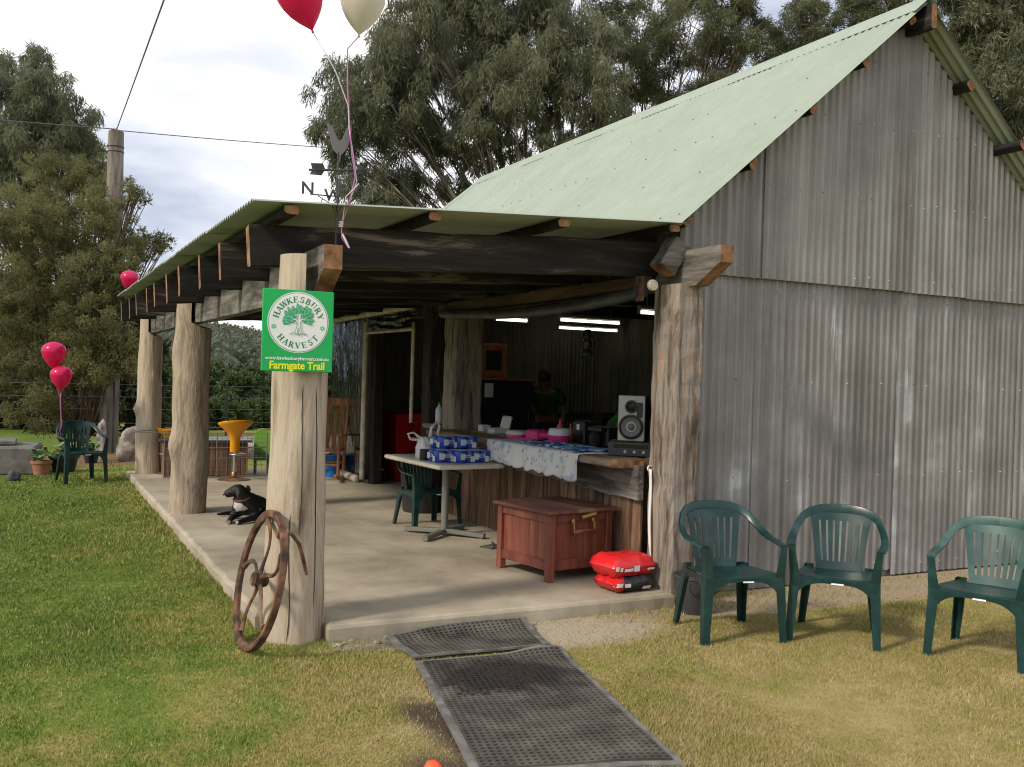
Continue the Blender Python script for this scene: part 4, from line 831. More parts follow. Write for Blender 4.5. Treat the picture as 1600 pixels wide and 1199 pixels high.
h_ = hd.build('handle', m_brass, bx_); mb = MB(); mb.tube([(-.11, -D_/2-.03, .352), (0, -D_/2-.03, .366), (.11, -D_/2-.03, .352)], [.017, .012, .017], 10); mb.build('grip', m_chest, h_, smooth=True)
mb = MB(); mb.tube([(-.03, -D_/2-.03, .46), (.09, -D_/2-.045, .485)], [.018, .016], 10); mb.build('lid_toggle', m_brass, bx_, smooth='auto')

# ------------------------------------------------------------------ fuel bags
m_redbag = mk('glossy_red_bag', [(.3, (.50, .008, .010)), (.7, (.66, .02, .022))], ns=3, rough=.25, bump=.6, bs=9, bdist=.02); m_blkbag = mk('glossy_black_bag', [(.3, (.008, .008, .009)), (.7, (.03, .03, .032))], ns=3, rough=.3, bump=.6, bs=9, bdist=.02)
m_print = plain('bag_white_print', (.75, .72, .72), .4)
def pillow(mb, c, sz, rz, seed, n=14):
    P = []
    for sgn in (-1, 1):
        for j in range(n+1):
            for i in range(n+1):
                u, v = i/n*2-1, j/n*2-1; hgt = (max(0, 1-abs(u)**5)*max(0, 1-abs(v)**5))**.38; k = 1+.05*noise.noise((u*2+seed, v*2, sgn)); q = V((u*sz[0]/2*k, v*sz[1]/2*k, sgn*sz[2]/2*hgt*(1+.26*noise.noise((u*2.6, v*2.6, seed+sgn*3))+.1*noise.noise((u*7, v*7, seed)))))
                P.append(rotm(z=rz) @ q+V(c))
    m = (n+1)**2; F = []
    for j in range(n):
        for i in range(n):
            a = j*(n+1)+i; F += [(a+n+1, a+n+2, a+1, a), (m+a, m+a+1, m+a+n+2, m+a+n+1)]
    mb.add(P, F)
def bag(label, c, sz, rz, mats, seed, marks):
    t = thing('fuel_bag', label, 'bag', c, rz, 'stacked bags beside the chest'); mb = MB(); pillow(mb, (0, 0, sz[2]/2), sz, 0, seed); o = mb.build('sack', mats, t, smooth=True)
    for p in o.data.polygons:
        if len(mats) > 1 and p.center.x > -.10: p.material_index = 1
    me = o.data
    for k, (x0, x1, z0, z1, slant) in enumerate(marks):   # flat printed marks following the front bulge
        mb = MB(); P = []; n = 6
        for i in range(n+1):
            xx = x0+(x1-x0)*i/n
            for zz in (z0, z1):
                xq = xx+slant*(zz-z0)
                cand = [v.co for v in me.vertices if v.co.y < 0]
                b_ = sorted(cand, key=lambda q: (q.x-xq)**2+(q.z-zz)**2)[:4]; yy = min(q.y for q in b_)
                P.append((xq, yy-.004, zz))
        mb.add(P, [(2*i, 2*i+2, 2*i+3, 2*i+1) for i in range(n)]); mb.build('print', m_print, o)
bag('black and red bag at the bottom of the pair beside the chest', (3.80, 5.66, .1), (.35, .27, .125), R(4), [m_redbag, m_blkbag], 1.5, [(-.17, -.12, .05, .075, .2), (-.10, -.05, .045, .07, 0), (.06, .13, .02, .045, 0)])
bag('glossy red bag with white print on top of the pair', (3.785, 5.67, .205), (.385, .29, .15), R(8), [m_redbag], 4.2, [(-.19, -.16, .06, .09, .2), (-.15, -.125, .055, .08, .2), (-.11, -.03, .05, .07, .2), (-.02, .03, .045, .085, 0), (.10, .17, .05, .062, 0)])

# ------------------------------------------------------------------ cafe table and what stands on it
m_top = mk('cream_laminate', [(.3, (.55, .52, .42)), (.7, (.64, .61, .50))], ns=5, rough=.4); m_steel = plain('grey_green_steel', (.17, .175, .15), .45, metal=.2)
tb = thing('cafe_table', 'cream topped pedestal table with cross foot on the porch', 'table', (3.45, 8.17, .1), R(4))
mb = MB(); mb.rbox((.0, .02, .675), (.66, 1.18, .038), .012); mb.build('table_top', m_top, tb); mb = MB(); mb.tube([(0, -.06, .03), (0, -.06, .66)], .034, 14); mb.box((0, -.06, .648), (.3, .3, .012)); mb.build('column', m_steel, tb, smooth='auto')
for a in range(4):
    mb = MB(); d = V((math.cos(R(90*a+38)), math.sin(R(90*a+38)), 0)); ln = .40; mb.timber(V((0, -.06, .045))+d*.02, V((0, -.06, .03))+d*ln, .055, .04, seg=2, jit=0, ch=.006); mb.lathe([(.02, 0), (.02, .012)], 10, V((0, -.06, 0))+d*(ln-.03)); mb.build('foot', m_steel, tb)
TZ = .794
m_blue = plain('pack_blue', (.01, .06, .42), .3); m_pkw = plain('pack_white', (.62, .63, .66), .35); m_film = plain('pack_grey', (.20, .20, .22), .35)
def roll_pack(loc, rz, label, k):
    t = thing('roll_pack', label, 'pack', loc, rz, 'blue and white packs on the cafe table'); rd = random.Random(k); mb = MB()
    for i in (-1, 1):
        for j in (-1, 1): mb.lathe([(.02, .0), (.05, .004), (.054, .012), (.054, .098), (.05, .106), (.02, .11)], 14, (i*.052, j*.052, 0))
    mb.rbox((0, 0, .055), (.185, .185, .102), .02); o = mb.build('wrap', m_blue, t, smooth='auto')
    for (dx, w_, z0, z1, mt) in ((-.055, .05, .03, .085, m_pkw), (.055, .045, .01, .06, m_pkw), (0, .07, .048, .075, m_pkw), (.0, .045, .052, .070, m_film)):
        for face in range(2):
            mb = MB(); mb.rbox((dx, -.1085-(.0015 if mt is m_film else 0), (z0+z1)/2), (w_, .004, z1-z0), .0015, None); mb.xform(Matrix.Rotation(R(-90*face), 4, 'Z')); mb.build('print', mt, o)
    mb = MB(); mb.rbox((.0, 0, .1105), (.10, .17, .003), .001); mb.build('print', m_pkw, o)
PK = 'blue and white wrapped pack of rolls in the heap on the cafe table'
for k, (x_, y_, z_, rz) in enumerate(((3.335, 7.93, TZ, -4), (3.49, 7.87, TZ, 5), (3.65, 7.89, TZ, -3), (3.42, 8.08, TZ+.112, 3), (3.60, 8.06, TZ+.112, -6), (3.50, 8.12, TZ, 2), (3.70, 8.12, TZ, 6))): roll_pack((x_, y_, z_), R(rz+8), PK+(', top layer' if z_ > TZ+.1 else ', bottom layer'), k)
m_bagp = mk('thin_white_plastic', [(.3, (.60, .58, .60)), (.7, (.75, .73, .75))], ns=5, rough=.35, bump=.8, bs=14, bdist=.02); m_bagp.node_tree.nodes['Principled BSDF'].inputs['Subsurface Weight'].default_value = .2
pb = thing('shopping_bag', 'crumpled white plastic shopping bag with loop handles on the table', 'bag', (3.33, 8.27, TZ)); mb = MB(); n, m = 24, 14; P = []
for j in range(m+1):
    t = j/m; z = .20*t; rb_ = .10*(1-.55*t**2)*(1 if t > .05 else .9)
    for i in range(n):
        a = 2*math.pi*i/n; rr_ = rb_*(1+.22*noise.noise((math.cos(a)*2, math.sin(a)*2, z*14))+.1*math.sin(a*7+z*30)); P.append((math.cos(a)*rr_-.03*t, math.sin(a)*rr_, z))
mb.add(P, [(j*n+i, j*n+(i+1) % n, (j+1)*n+(i+1) % n, (j+1)*n+i) for j in range(m) for i in range(n)]+[tuple(range(n-1, -1, -1)), tuple(range(m*n, (m+1)*n))]); mb.build('sack', m_bagp, pb, smooth=True)
for (x0, tx, h_) in ((.02, .09, .15), (-.05, -.13, .05)):
    mb = MB(); mb.tube([(x0, 0, .17), (x0+tx*.35-.02, 0, .19+h_*.6), (x0+tx*.7, 0, .19+h_), (x0+tx*1.1, .01, .19+h_*.75), (x0+tx*.9, .02, .17+h_*.2), (x0, .03, .17)], [.03, .018, .014, .015, .02, .03], 8, squash=.6); mb.build('handle', m_bagp, pb, smooth=True)
mb = MB(); mb.lathe([(.02, 0), (.042, 0), (.045, .01), (.045, .095), (.038, .1), (.01, .1)], 18, (0, 0, 0)); o = mb.build('black_jar', m_black, None, smooth='auto', loc=(3.235, 8.10, TZ)); tag(o, 'squat black jar on the table corner', 'jar')
mb = MB(); mb.lathe([(.02, 0), (.033, .003), (.034, .01), (.034, .105), (.028, .115), (.01, .116)], 16); o = mb.build('blue_can', plain('can_blue', (.02, .14, .55), .3), None, smooth='auto', loc=(3.285, 7.99, TZ)); tag(o, 'blue can next to the black jar', 'can')
mb = MB(); mb.rbox((0, 0, .04), (.08, .06, .08), .01); mb.rbox((.0, 0, .09), (.06, .05, .03), .008); o = mb.build('red_packet', m_redbag, None, loc=(3.46, 8.31, TZ+.0)); tag(o, 'small red packet between the white bag and blue packs', 'packet')

# ------------------------------------------------------------------ bins, buckets, strap, scrap
m_bin = plain('charcoal_bin_plastic', (.022, .021, .023), .5)
bn = thing('rubbish_bin', 'charcoal plastic rubbish bin behind the table', 'bin', (3.83, 9.62, .1)); mb = MB(); mb.lathe([(.05, 0), (.20, 0), (.21, .02), (.245, .54), (.265, .55), (.27, .58), (.25, .585), (.24, .56), (.19, .05), (.05, .04)], 26); mb.build('tub', m_bin, bn, smooth='auto'); mb = MB()
for k in range(16): a = 2*math.pi*k/16; mb.timber((.205*math.cos(a), .205*math.sin(a), .03), (.241*math.cos(a), .241*math.sin(a), .5), .012, .012, up=(math.cos(a), math.sin(a), 0), seg=1, jit=0, ch=.002)
mb.build('ribs', m_bin, bn); mb = MB(); mb.lathe([(.01, .64), (.1, .635), (.22, .61), (.268, .585)], 24, cap=False); mb.build('liner', m_blkbag, bn, smooth=True)
bk = thing('bucket', 'dark grey plastic bucket on the grass against the corner post', 'bucket', (4.12, 5.28, 0)); mb = MB(); mb.lathe([(.03, .0), (.105, .0), (.112, .01), (.145, .235), (.152, .24), (.152, .258), (.14, .26), (.13, .22), (.10, .02), (.03, .015)], 24); mb.build('pail', plain('dark_grey_plastic', (.05, .05, .055), .55), bk, smooth='auto'); mb = MB(); mb.tube([(.15*math.cos(R(a)), .15*math.sin(R(a))*.3-.15, .24-.12*math.sin(R(a))) for a in range(0, 181, 15)], .004, 6); mb.build('bail', m_iron_b, bk)
m_strap = plain('white_webbing', (.72, .70, .66), .7); sp = thing('hanging_strap', 'white webbing strap hanging from a hook on the corner post', 'strap', (4.032, 5.70, .30)); mb = MB(); pth = []
for i in range(17): t = i/16; pth.append((-.018+.006*math.sin(t*7), -.012-.022*t+.006*math.sin(t*5), .64*(1-t)))
for sgx in (0, ): mb.tube([V(p) for p in pth], [.016]*14+[.012, .009, .007], 8, squash=.45)
mb.build('webbing', m_strap, sp, smooth=True); mb = MB(); mb.torus((-.014, .0, .645), .02, .006, 16, 6, rotm(x=R(90))); mb.build('loop', m_strap, sp, smooth=True); mb = MB(); mb.tube([(.012, .0, .655), (-.02, 0, .655), (-.024, 0, .67)], .005, 6); mb.build('hook', m_iron_b, sp)
tr = thing('foot_scraper', 'small flat metal scrap lying on the concrete by the chest', 'scraper', (3.62, 7.42, .1), R(25)); mb = MB()
for k in range(7): mb.tube([(-.09+.03*k, -.06, .008), (-.09+.03*k, .06, .01)], .005, 5)
mb.build('bars', m_iron_b, tr); mb = MB(); mb.tube([(-.1, -.06, .01), (.1, -.06, .01)], .006, 5); mb.tube([(-.1, .06, .01), (.1, .06, .01)], .006, 5); mb.tube([(0, 0, .01), (.0, .01, .05)], .01, 6); mb.build('rails', m_iron_b, tr)
bo = MB(); bo.sphere((0, 0, .034), .036, 24, 14); o = bo.build('orange_ball', plain('orange_rubber', (.85, .09, .02), .35), None, smooth=True, loc=(1.452, 3.455, 0)); tag(o, 'bright orange ball on the worn grass by the long mat', 'ball')

# ------------------------------------------------------------------ counter goods
CZT = .997
def cloth_mat():
    m, nt, b = new_mat('floral_cloth'); L = nt.links.new; tc = nt.nodes.new('ShaderNodeTexCoord'); vo = nt.nodes.new('ShaderNodeTexVoronoi'); vo.inputs['Scale'].default_value = 13; L(tc.outputs['Object'], vo.inputs['Vector'])
    k = ramp(nt, [(.0, (.30, .20, .07)), (.10, (.30, .22, .08)), (.16, (.62, .60, .55)), (.30, (.66, .67, .68)), (1, (.66, .67, .68))]); L(vo.outputs['Distance'], k.inputs['Fac']); v2 = nt.nodes.new('ShaderNodeTexNoise'); v2.inputs['Scale'].default_value = 14; L(tc.outputs['Object'], v2.inputs['Vector'])
    k2 = ramp(nt, [(.56, (1, 1, 1)), (.60, (.62, .72, .95)), (1, (.55, .66, .95))]); L(v2.outputs['Fac'], k2.inputs['Fac']); mx = nt.nodes.new('ShaderNodeMix'); mx.data_type = 'RGBA'; mx.blend_type = 'MULTIPLY'; mx.inputs['Factor'].default_value = 1; L(k.outputs['Color'], mx.inputs[6]); L(k2.outputs['Color'], mx.inputs[7]); L(mx.outputs[2], b.inputs['Base Color']); b.inputs['Roughness'].default_value = .9; return m
def cloth():
    n, m = 70, 22; P = []
    for i in range(n+1):
        u = i/n; yv = 6.30+1.62*u
        for j in range(m+1):
            t = j/m*.62; drop = .20+.025*abs(math.sin(u*math.pi*9))-.03*u
            if t < .36: P.append((4.14-t, yv, CZT+.004+.0025*noise.noise((yv*8, t*8, 0))))
            else:
                s_ = (t-.36)/.26; wv = .022*math.sin(u*38+1.5*math.sin(u*9))*s_; P.append((3.775-.012*min(1, s_*4)+wv*.8, yv+.01*math.sin(u*23)*s_, CZT+.004-drop*s_))
    mb = MB(); mb.add(P, [(i*(m+1)+j, (i+1)*(m+1)+j, (i+1)*(m+1)+j+1, i*(m+1)+j+1) for i in range(n) for j in range(m)]); o = mb.build('counter_cloth', cloth_mat(), None, smooth=True); bm = bmesh.new(); bm.from_mesh(o.data); bmesh.ops.solidify(bm, geom=bm.faces[:], thickness=.0025); bm.to_mesh(o.data); bm.free(); tag(o, 'pale floral cloth with scalloped hem hanging over the counter', 'cloth')
cloth()
def runner():
    n, m = 50, 10; P = [(3.86+.36*j/m, 6.42+1.0*i/n, CZT+.012+.008*noise.noise((i*.4, j*.6, 4))+.006*math.sin(i*.9+j)) for i in range(n+1) for j in range(m+1)]; mb = MB(); mb.add(P, [(i*(m+1)+j, (i+1)*(m+1)+j, (i+1)*(m+1)+j+1, i*(m+1)+j+1) for i in range(n) for j in range(m)]); o = mb.build('blue_runner', mk('blue_patterned_cloth', [(.4, (.02, .10, .34)), (.5, (.04, .25, .5)), (.6, (.45, .55, .65))], ns=16, rough=.85), None, smooth=True); bm = bmesh.new(); bm.from_mesh(o.data); bmesh.ops.solidify(bm, geom=bm.faces[:], thickness=.003); bm.to_mesh(o.data); bm.free(); tag(o, 'crumpled blue patterned runner lying on the floral cloth', 'cloth')
runner()
m_foam = plain('white_foam', (.60, .59, .54), .7); m_hot = plain('hot_pink', (.62, .03, .20), .4)
def tub(loc, label, w_, h_, lidm, bodym, rz):
    t = thing('cake_box', label, 'box', loc, rz); mb = MB(); mb.lathe([(.02, 0), (w_*.92, 0), (w_, .01), (w_, h_*.55), (w_*.4, h_*.55)], 22); mb.build('base', bodym, t, smooth='auto'); mb = MB(); mb.lathe([(w_*1.03, h_*.5), (w_*1.04, h_*.56), (w_, h_*.9), (w_*.9, h_), (.02, h_)], 22); mb.build('lid', lidm, t, smooth='auto')
tub((4.12, 8.0, CZT), 'round pink tub with white lid on the counter', .105, .075, m_foam, m_hot, 0)
tub((4.22, 7.38, CZT+.012), 'white topped pink tub at the end of the row', .095, .12, m_pkw, m_hot, 0)
hb = thing('pink_packet', 'hot pink gift packet lying on the counter between the tubs', 'packet', (4.2, 7.68, CZT+.008), R(10)); mb = MB(); mb.rbox((0, .06, .045), (.15, .17, .09), .012); mb.tube([(0, -.02, .045), (0, -.10, .045), (0, -.17, .05)], [.045, .03, .05], 12); mb.build('wrapping', m_hot, hb, smooth='auto'); mb = MB(); mb.rbox((-.04, .07, .006), (.16, .2, .012), .003); mb.build('tray', m_hot, hb)
eg = thing('foam_carton', 'open white foam carton on the counter near the timber post', 'carton', (4.22, 8.62, CZT), R(-4)); mb = MB(); mb.rbox((0, 0, .03), (.2, .22, .06), .018); mb.build('tray', m_foam, eg); mb = MB(); mb.rbox((.09, 0, .115), (.03, .22, .13), .012, rotm(y=R(14))); mb.build('lid', m_foam, eg); mb = MB(); mb.box((-.101, .05, .035), (.002, .05, .03)); mb.build('blue_print', m_blue, eg)
mb = MB(); mb.rbox((0, 0, .035), (.10, .11, .07), .006); o = mb.build('white_box', m_pkw, None, loc=(4.25, 9.0, CZT)); tag(o, 'small white cardboard box on the counter beside the carton', 'box')
def bottle(loc, label, body, capm, h_, r_):
    t = thing('bottle', label, 'bottle', loc); mb = MB(); mb.lathe([(.01, 0), (r_, 0), (r_, h_*.62), (r_*.8, h_*.72), (r_*.35, h_*.8), (r_*.33, h_*.86), (.005, h_*.86)], 14); mb.build('body', body, t, smooth='auto'); mb = MB(); mb.lathe([(.005, h_*.85), (r_*.42, h_*.85), (r_*.36, h_*.95), (r_*.12, h_), (.003, h_)], 12); mb.build('cap', capm, t, smooth='auto')
m_sauce = plain('sauce_orange', (.55, .14, .07), .35)
bottle((4.42, 7.72, CZT), 'orange sauce bottle behind the pink packets', m_sauce, m_hot, .20, .03); bottle((4.50, 7.66, CZT), 'second sauce bottle, shorter, behind the white topped tub', m_sauce, m_sauce, .16, .028)
bottle((4.1, 9.86, 1.03), 'clear spray bottle with green cap on the ledge by the doorway', m_pkw, plain('green_cap', (.03, .35, .05), .4), .24, .045)
mb = MB(); mb.timber((4.08, 9.70, 1.0), (4.08, 10.05, 1.0), .2, .05, seg=2); o = mb.build('ledge', m_counter, shed)
# stereo and speaker
m_sil = plain('silver_plastic', (.40, .40, .39), .35); m_cone = plain('speaker_cone', (.13, .13, .13), .5)
st = thing('stereo_deck', 'charcoal stereo deck on the counter end under the speaker', 'stereo', (4.17, 6.16, CZT), R(50)); mb = MB(); mb.rbox((0, 0, .055), (.24, .34, .11), .006); mb.build('case', plain('charcoal_plastic', (.03, .03, .034), .4), st); mb = MB(); mb.rbox((-.122, 0, .075), (.006, .26, .025), .002); mb.build('display', m_eye, st)
for q in (-.1, -.03, .04): mb = MB(); mb.lathe([(.001, 0), (.013, 0), (.011, .012), (.001, .012)], 12, (-.12, q, .035), rot=rotm(y=R(-90))); mb.build('knob', m_sil, st)
spk = thing('loudspeaker', 'silver fronted loudspeaker standing on the stereo deck', 'loudspeaker', (4.18, 6.17, CZT+.112), R(46)); mb = MB(); mb.rbox((.02, 0, .175), (.20, .21, .35), .008); mb.build('cabinet', m_black, spk); mb = MB(); mb.rbox((-.083, 0, .175), (.012, .205, .345), .004); mb.build('baffle', m_sil, spk)
dr = rotm(y=R(-90)); mb = MB(); mb.lathe([(.092, 0), (.095, .012), (.082, .016), (.075, .010)], 32, (-.09, .0, .11), rot=dr, cap=False); o = mb.build('woofer', m_black, spk, smooth='auto'); mb = MB(); mb.lathe([(.078, .010), (.05, .000), (.028, -.002), (.026, .008), (.012, .016), (.001, .018)], 28, (-.09, .0, .11), rot=dr, cap=False); mb.build('cone', m_cone, o, smooth=True)
mb = MB(); mb.lathe([(.048, 0), (.05, .010), (.036, .012), (.026, .002), (.001, .012)], 24, (-.09, .0, .265), rot=dr, cap=False); mb.build('tweeter', m_black, spk, smooth='auto'); mb = MB(); mb.rbox((-.093, -.062, .24), (.008, .045, .11), .004); mb.build('grille', m_black, spk)

# ------------------------------------------------------------------ inside the shed
m_tube = emit('fluorescent_tube', (1, .96, .84), 1.7); m_fix = plain('fixture_white', (.4, .4, .38), .5)
def tube_light(x0, y_, z_, ln, label):
    t = thing('tube_light', label, 'light', (x0+ln/2, y_, z_), 0, 'fluorescent tubes inside the shed'); mb = MB(); mb.rbox((0, 0, .05), (ln+.04, .07, .04), .006); mb.build('batten', m_fix, t); mb = MB(); mb.tube([(-ln/2, 0, 0), (ln/2, 0, 0)], .019, 12); mb.build('tube', m_tube, t); 
    for s_ in (-1, 1): mb = MB(); mb.tube([(s_*ln*.35, 0, .06), (s_*ln*.35, 0, 2.50-z_)], .006, 6); mb.build('hanger', m_fix, t); mb = MB(); mb.box((s_*(ln/2+.01), 0, .01), (.02, .03, .06)); mb.build('tube_holder', m_fix, t)
tube_light(6.25, 11.0, 2.34, .92, 'lit fluorescent tube hanging above the cap shelf, nearer of the pair'); tube_light(7.42, 13.1, 2.36, 1.08, 'lit fluorescent tube at the end wall, further of the pair'); tube_light(5.80, 8.5, 2.30, .60, 'short lit fluorescent tube close to the corner post'); tube_light(5.02, 10.4, 2.26, .42, 'lit fluorescent tube above the small orange cabinet')
rl = thing('roller_blind', 'grey rolled up blind tube slung across the counter opening', 'blind', (3.99, 5.82, 2.2)); mb = MB(); pth = []; 
for i in range(21): t = i/20; pth.append((0.03, .03+3.8*t, .03-.075*math.sin(math.pi*(t**.85))))
mb.tube(pth, .047, 14); mb.build('roll', mk('grey_vinyl', [(.3, (.05, .052, .056)), (.7, (.10, .103, .11))], ns=4, rough=.4), rl, smooth='auto'); mb = MB(); mb.lathe([(.005, 0), (.04, 0), (.04, .012), (.02, .03), (.005, .03)], 16, (-.09, -.24, .045), rot=rotm(x=R(90))); mb.torus((-.09, -.262, .045), .03, .008, 16, 6, rotm(x=R(90))); mb.build('end_cap', plain('cream_cap', (.55, .5, .38), .5), rl, smooth='auto'); mb = MB(); mb.rbox((-.095, -.10, .03), (.012, .10, .18), .004); mb.build('bracket', m_rust, rl)
ln_ = thing('lantern', 'dark hurricane lantern hanging inside the counter opening', 'lantern', (4.86, 8.0, 1.80)); mb = MB(); mb.lathe([(.01, 0), (.06, 0), (.065, .02), (.05, .05), (.03, .06)], 16); mb.lathe([(.045, .17), (.05, .19), (.03, .22), (.028, .25), (.01, .255)], 16); mb.build('body', m_iron_b, ln_, smooth='auto'); mb = MB(); mb.lathe([(.03, .06), (.048, .10), (.045, .14), (.035, .17)], 16, cap=False); mb.build('chimney', plain('sooty_glass', (.06, .05, .03), .15), ln_, smooth=True); mb = MB()
for s_ in (-1, 1): mb.tube([(s_*.055, 0, .03), (s_*.075, 0, .10), (s_*.06, 0, .19)], .006, 6)
mb.tube([(-.06, 0, .19), (0, 0, .33), (.06, 0, .19)], .003, 5); mb.tube([(0, 0, .33), (0, 0, .78)], .002, 5); mb.build('frame', m_iron_b, ln_)
m_orw = wood('orange_pine', [(.3, (.26, .075, .02)), (.7, (.45, .15, .045))], 'Z', 5, rough=.45)
fr = thing('dark_fridge', 'tall dark fridge inside the shed with a note taped on it', 'fridge', (5.22, 10.75, .1)); mb = MB(); mb.rbox((0, 0, .71), (.72, .62, 1.42), .012); mb.build('case', plain('dark_enamel', (.022, .021, .028), .35), fr); mb = MB(); mb.rbox((.30, -.325, .9), (.02, .025, .35), .006); mb.build('handle', m_black, fr); mb = MB(); mb.box((-.245, -.3125, 1.30), (.115, .002, .17)); mb.build('note', m_white, fr)
cb = thing('wall_cabinet', 'small orange wooden cabinet with glass door on top of the fridge', 'cabinet', (5.07, 10.62, 1.545), R(-6))
for (c_, s_) in (((0, 0, .02), (.36, .24, .03)), ((0, 0, .41), (.36, .24, .03)), ((-.165, 0, .215), (.025, .23, .36)), ((.165, 0, .215), (.025, .23, .36)), ((0, .11, .215), (.33, .01, .36))): mb = MB(); mb.rbox(c_, s_, .003); mb.build('panel', m_orw, cb)
dm = MB()
for (c_, s_) in (((-.13, -.125, .215), (.06, .02, .38)), ((.13, -.125, .215), (.06, .02, .38)), ((0, -.125, .06), (.2, .02, .07)), ((0, -.125, .37), (.2, .02, .07))): dm.rbox(c_, s_, .003)
d_ = dm.build('door', m_orw, cb); mb = MB(); mb.box((0, -.122, .215), (.2, .004, .25)); mb.build('pane', plain('dark_glass', (.03, .035, .03), .1), d_)
mb = MB(); mb.timber((4.80, 10.43, 1.533), (5.58, 10.43, 1.533), .1, .022, seg=2); o = mb.build('shelf_board', m_orw, None); tag(o, 'orange pine board along the fridge top under the cabinet', 'board')
# back bench with machines
bn2 = thing('work_bench', 'dark work bench along the inside of the shed', 'bench', (6.6, 12.6, .1)); mb = MB(); mb.rbox((0, 0, .92), (3.4, .7, .05), .006); mb.build('bench_top', m_dark['X'], bn2)
for sx in (-1.6, 0, 1.6): mb = MB(); mb.box((sx, 0, .45), (.09, .6, .9)); mb.build('leg', m_dark['Z'], bn2)
cm = thing('coffee_machine', 'black coffee machine on the counter behind the blue runner', 'coffee machine', (4.47, 6.98, CZT)); mb = MB(); mb.rbox((0, 0, .085), (.16, .24, .17), .012); mb.build('case', m_black, cm); mb = MB(); mb.rbox((-.10, 0, .15), (.08, .22, .04), .008); mb.build('head', m_black, cm); mb = MB(); mb.lathe([(.01, .01), (.05, .01), (.055, .1), (.03, .13)], 16, (-.13, 0, 0)); mb.build('jug', plain('jug_glass', (.03, .03, .03), .1), cm, smooth='auto')
pc = thing('cash_tin', 'black cash box with white tag on the counter by the bottles', 'cash box', (4.47, 7.36, CZT)); mb = MB(); mb.rbox((0, 0, .1), (.14, .2, .2), .01); mb.build('case', m_black, pc); mb = MB(); mb.box((-.0715, .0, .145), (.002, .045, .05)); mb.build('tag', m_white, pc)
rc = thing('red_cabinet', 'red metal cabinet just inside the curtained doorway', 'cabinet', (4.76, 12.65, .1)); mb = MB(); mb.rbox((0, 0, .46), (.46, .5, .92), .012); mb.build('case', plain('red_enamel', (.42, .012, .015), .35), rc); mb = MB(); mb.tube([(-.12, 0, .92), (-.1, 0, 1.02), (.06, 0, 1.03), (.1, 0, .92)], .012, 8); mb.build('handle', m_black, rc); mb = MB(); mb.rbox((-.0, -.252, .46), (.012, .006, .86), .002); mb.build('door_seam', m_black, rc)
# curtain of clear plastic
def clear_plastic():
    m, nt, b = new_mat('clear_plastic_film'); L = nt.links.new; tr_ = nt.nodes.new('ShaderNodeBsdfTransparent'); tr_.inputs['Color'].default_value = (.86, .88, .88, 1); gl = nt.nodes.new('ShaderNodeBsdfGlossy'); gl.inputs['Roughness'].default_value = .12; gl.inputs['Color'].default_value = (.42, .45, .48, 1); fz = nt.nodes.new('ShaderNodeFresnel'); fz.inputs['IOR'].default_value = 1.45; mix = nt.nodes.new('ShaderNodeMixShader'); nz = nt.nodes.new('ShaderNodeTexNoise'); nz.inputs['Scale'].default_value = 7; nz.inputs['Detail'].default_value = 3; tc = nt.nodes.new('ShaderNodeTexCoord'); mp = nt.nodes.new('ShaderNodeMapping'); mp.inputs['Scale'].default_value = (1, 2, .6); L(tc.outputs['Object'], mp.inputs['Vector']); L(mp.outputs['Vector'], nz.inputs['Vector']); bp = nt.nodes.new('ShaderNodeBump'); bp.inputs['Strength'].default_value = 1; bp.inputs['Distance'].default_value = .012; L(nz.outputs['Fac'], bp.inputs['Height']); L(bp.outputs['Normal'], gl.inputs['Normal']); L(bp.outputs['Normal'], fz.inputs['Normal']); ad = nt.nodes.new('ShaderNodeMath'); ad.operation = 'ADD'; ad.inputs[1].default_value = .03; L(fz.outputs['Fac'], ad.inputs[0]); L(ad.outputs[0], mix.inputs['Fac']); L(tr_.outputs[0], mix.inputs[1]); L(gl.outputs[0], mix.inputs[2]); L(mix.outputs[0], nt.nodes['Material Output'].inputs['Surface']); return m
cu_ = thing('plastic_curtain', 'clear plastic curtain with cream edging around the shed doorway', 'curtain', (4.02, 12.2, .1)); m_film2 = clear_plastic(); m_tape = mk('cream_canvas_edging', [(.3, (.42, .38, .29)), (.7, (.62, .57, .45))], ns=7, rough=.85, bump=.5)
def film(y0, y1, z0, z1, name):
    mb = MB(); n, m = 16, 16; P = [(.02*noise.noise((i*.5, j*.4, y0))-.01, y0+(y1-y0)*i/n, z0+(z1-z0)*j/m) for j in range(m+1) for i in range(n+1)]; mb.add(P, [(j*(n+1)+i, j*(n+1)+i+1, (j+1)*(n+1)+i+1, (j+1)*(n+1)+i) for j in range(m) for i in range(n)]); mb.build(name, m_film2, cu_, smooth=True)
film(.10, 1.62, .03, 2.20, 'film'); film(-1.72, .10, 1.98, 2.26, 'film')
def tape(pts, w_=.045, th=.012):
    mb = MB(); mb.tube([V(p)+V((.0, .008*noise.noise((i, 1, 2)), 0)) for i, p in enumerate(pts)], w_, 8, squash=.7); mb.build('edging', m_tape, cu_, smooth=True)
tape([(-.01, .06, .05+.19*i) for i in range(12)], .05); tape([(-.01, -1.7, .9+.13*i) for i in range(10)], .03); tape([(-.02, 1.62-.17*i, 2.215+.0025*i) for i in range(20)], .055); tape([(-.015, .08-.18*i, 1.99) for i in range(11)], .028); mb = MB(); mb.tube([(-.06, .12, .05), (-.10, 1.0, .07), (-.12, 1.3, .08)], .05, 10); mb.build('bottom_roll', m_tape, cu_, smooth=True)
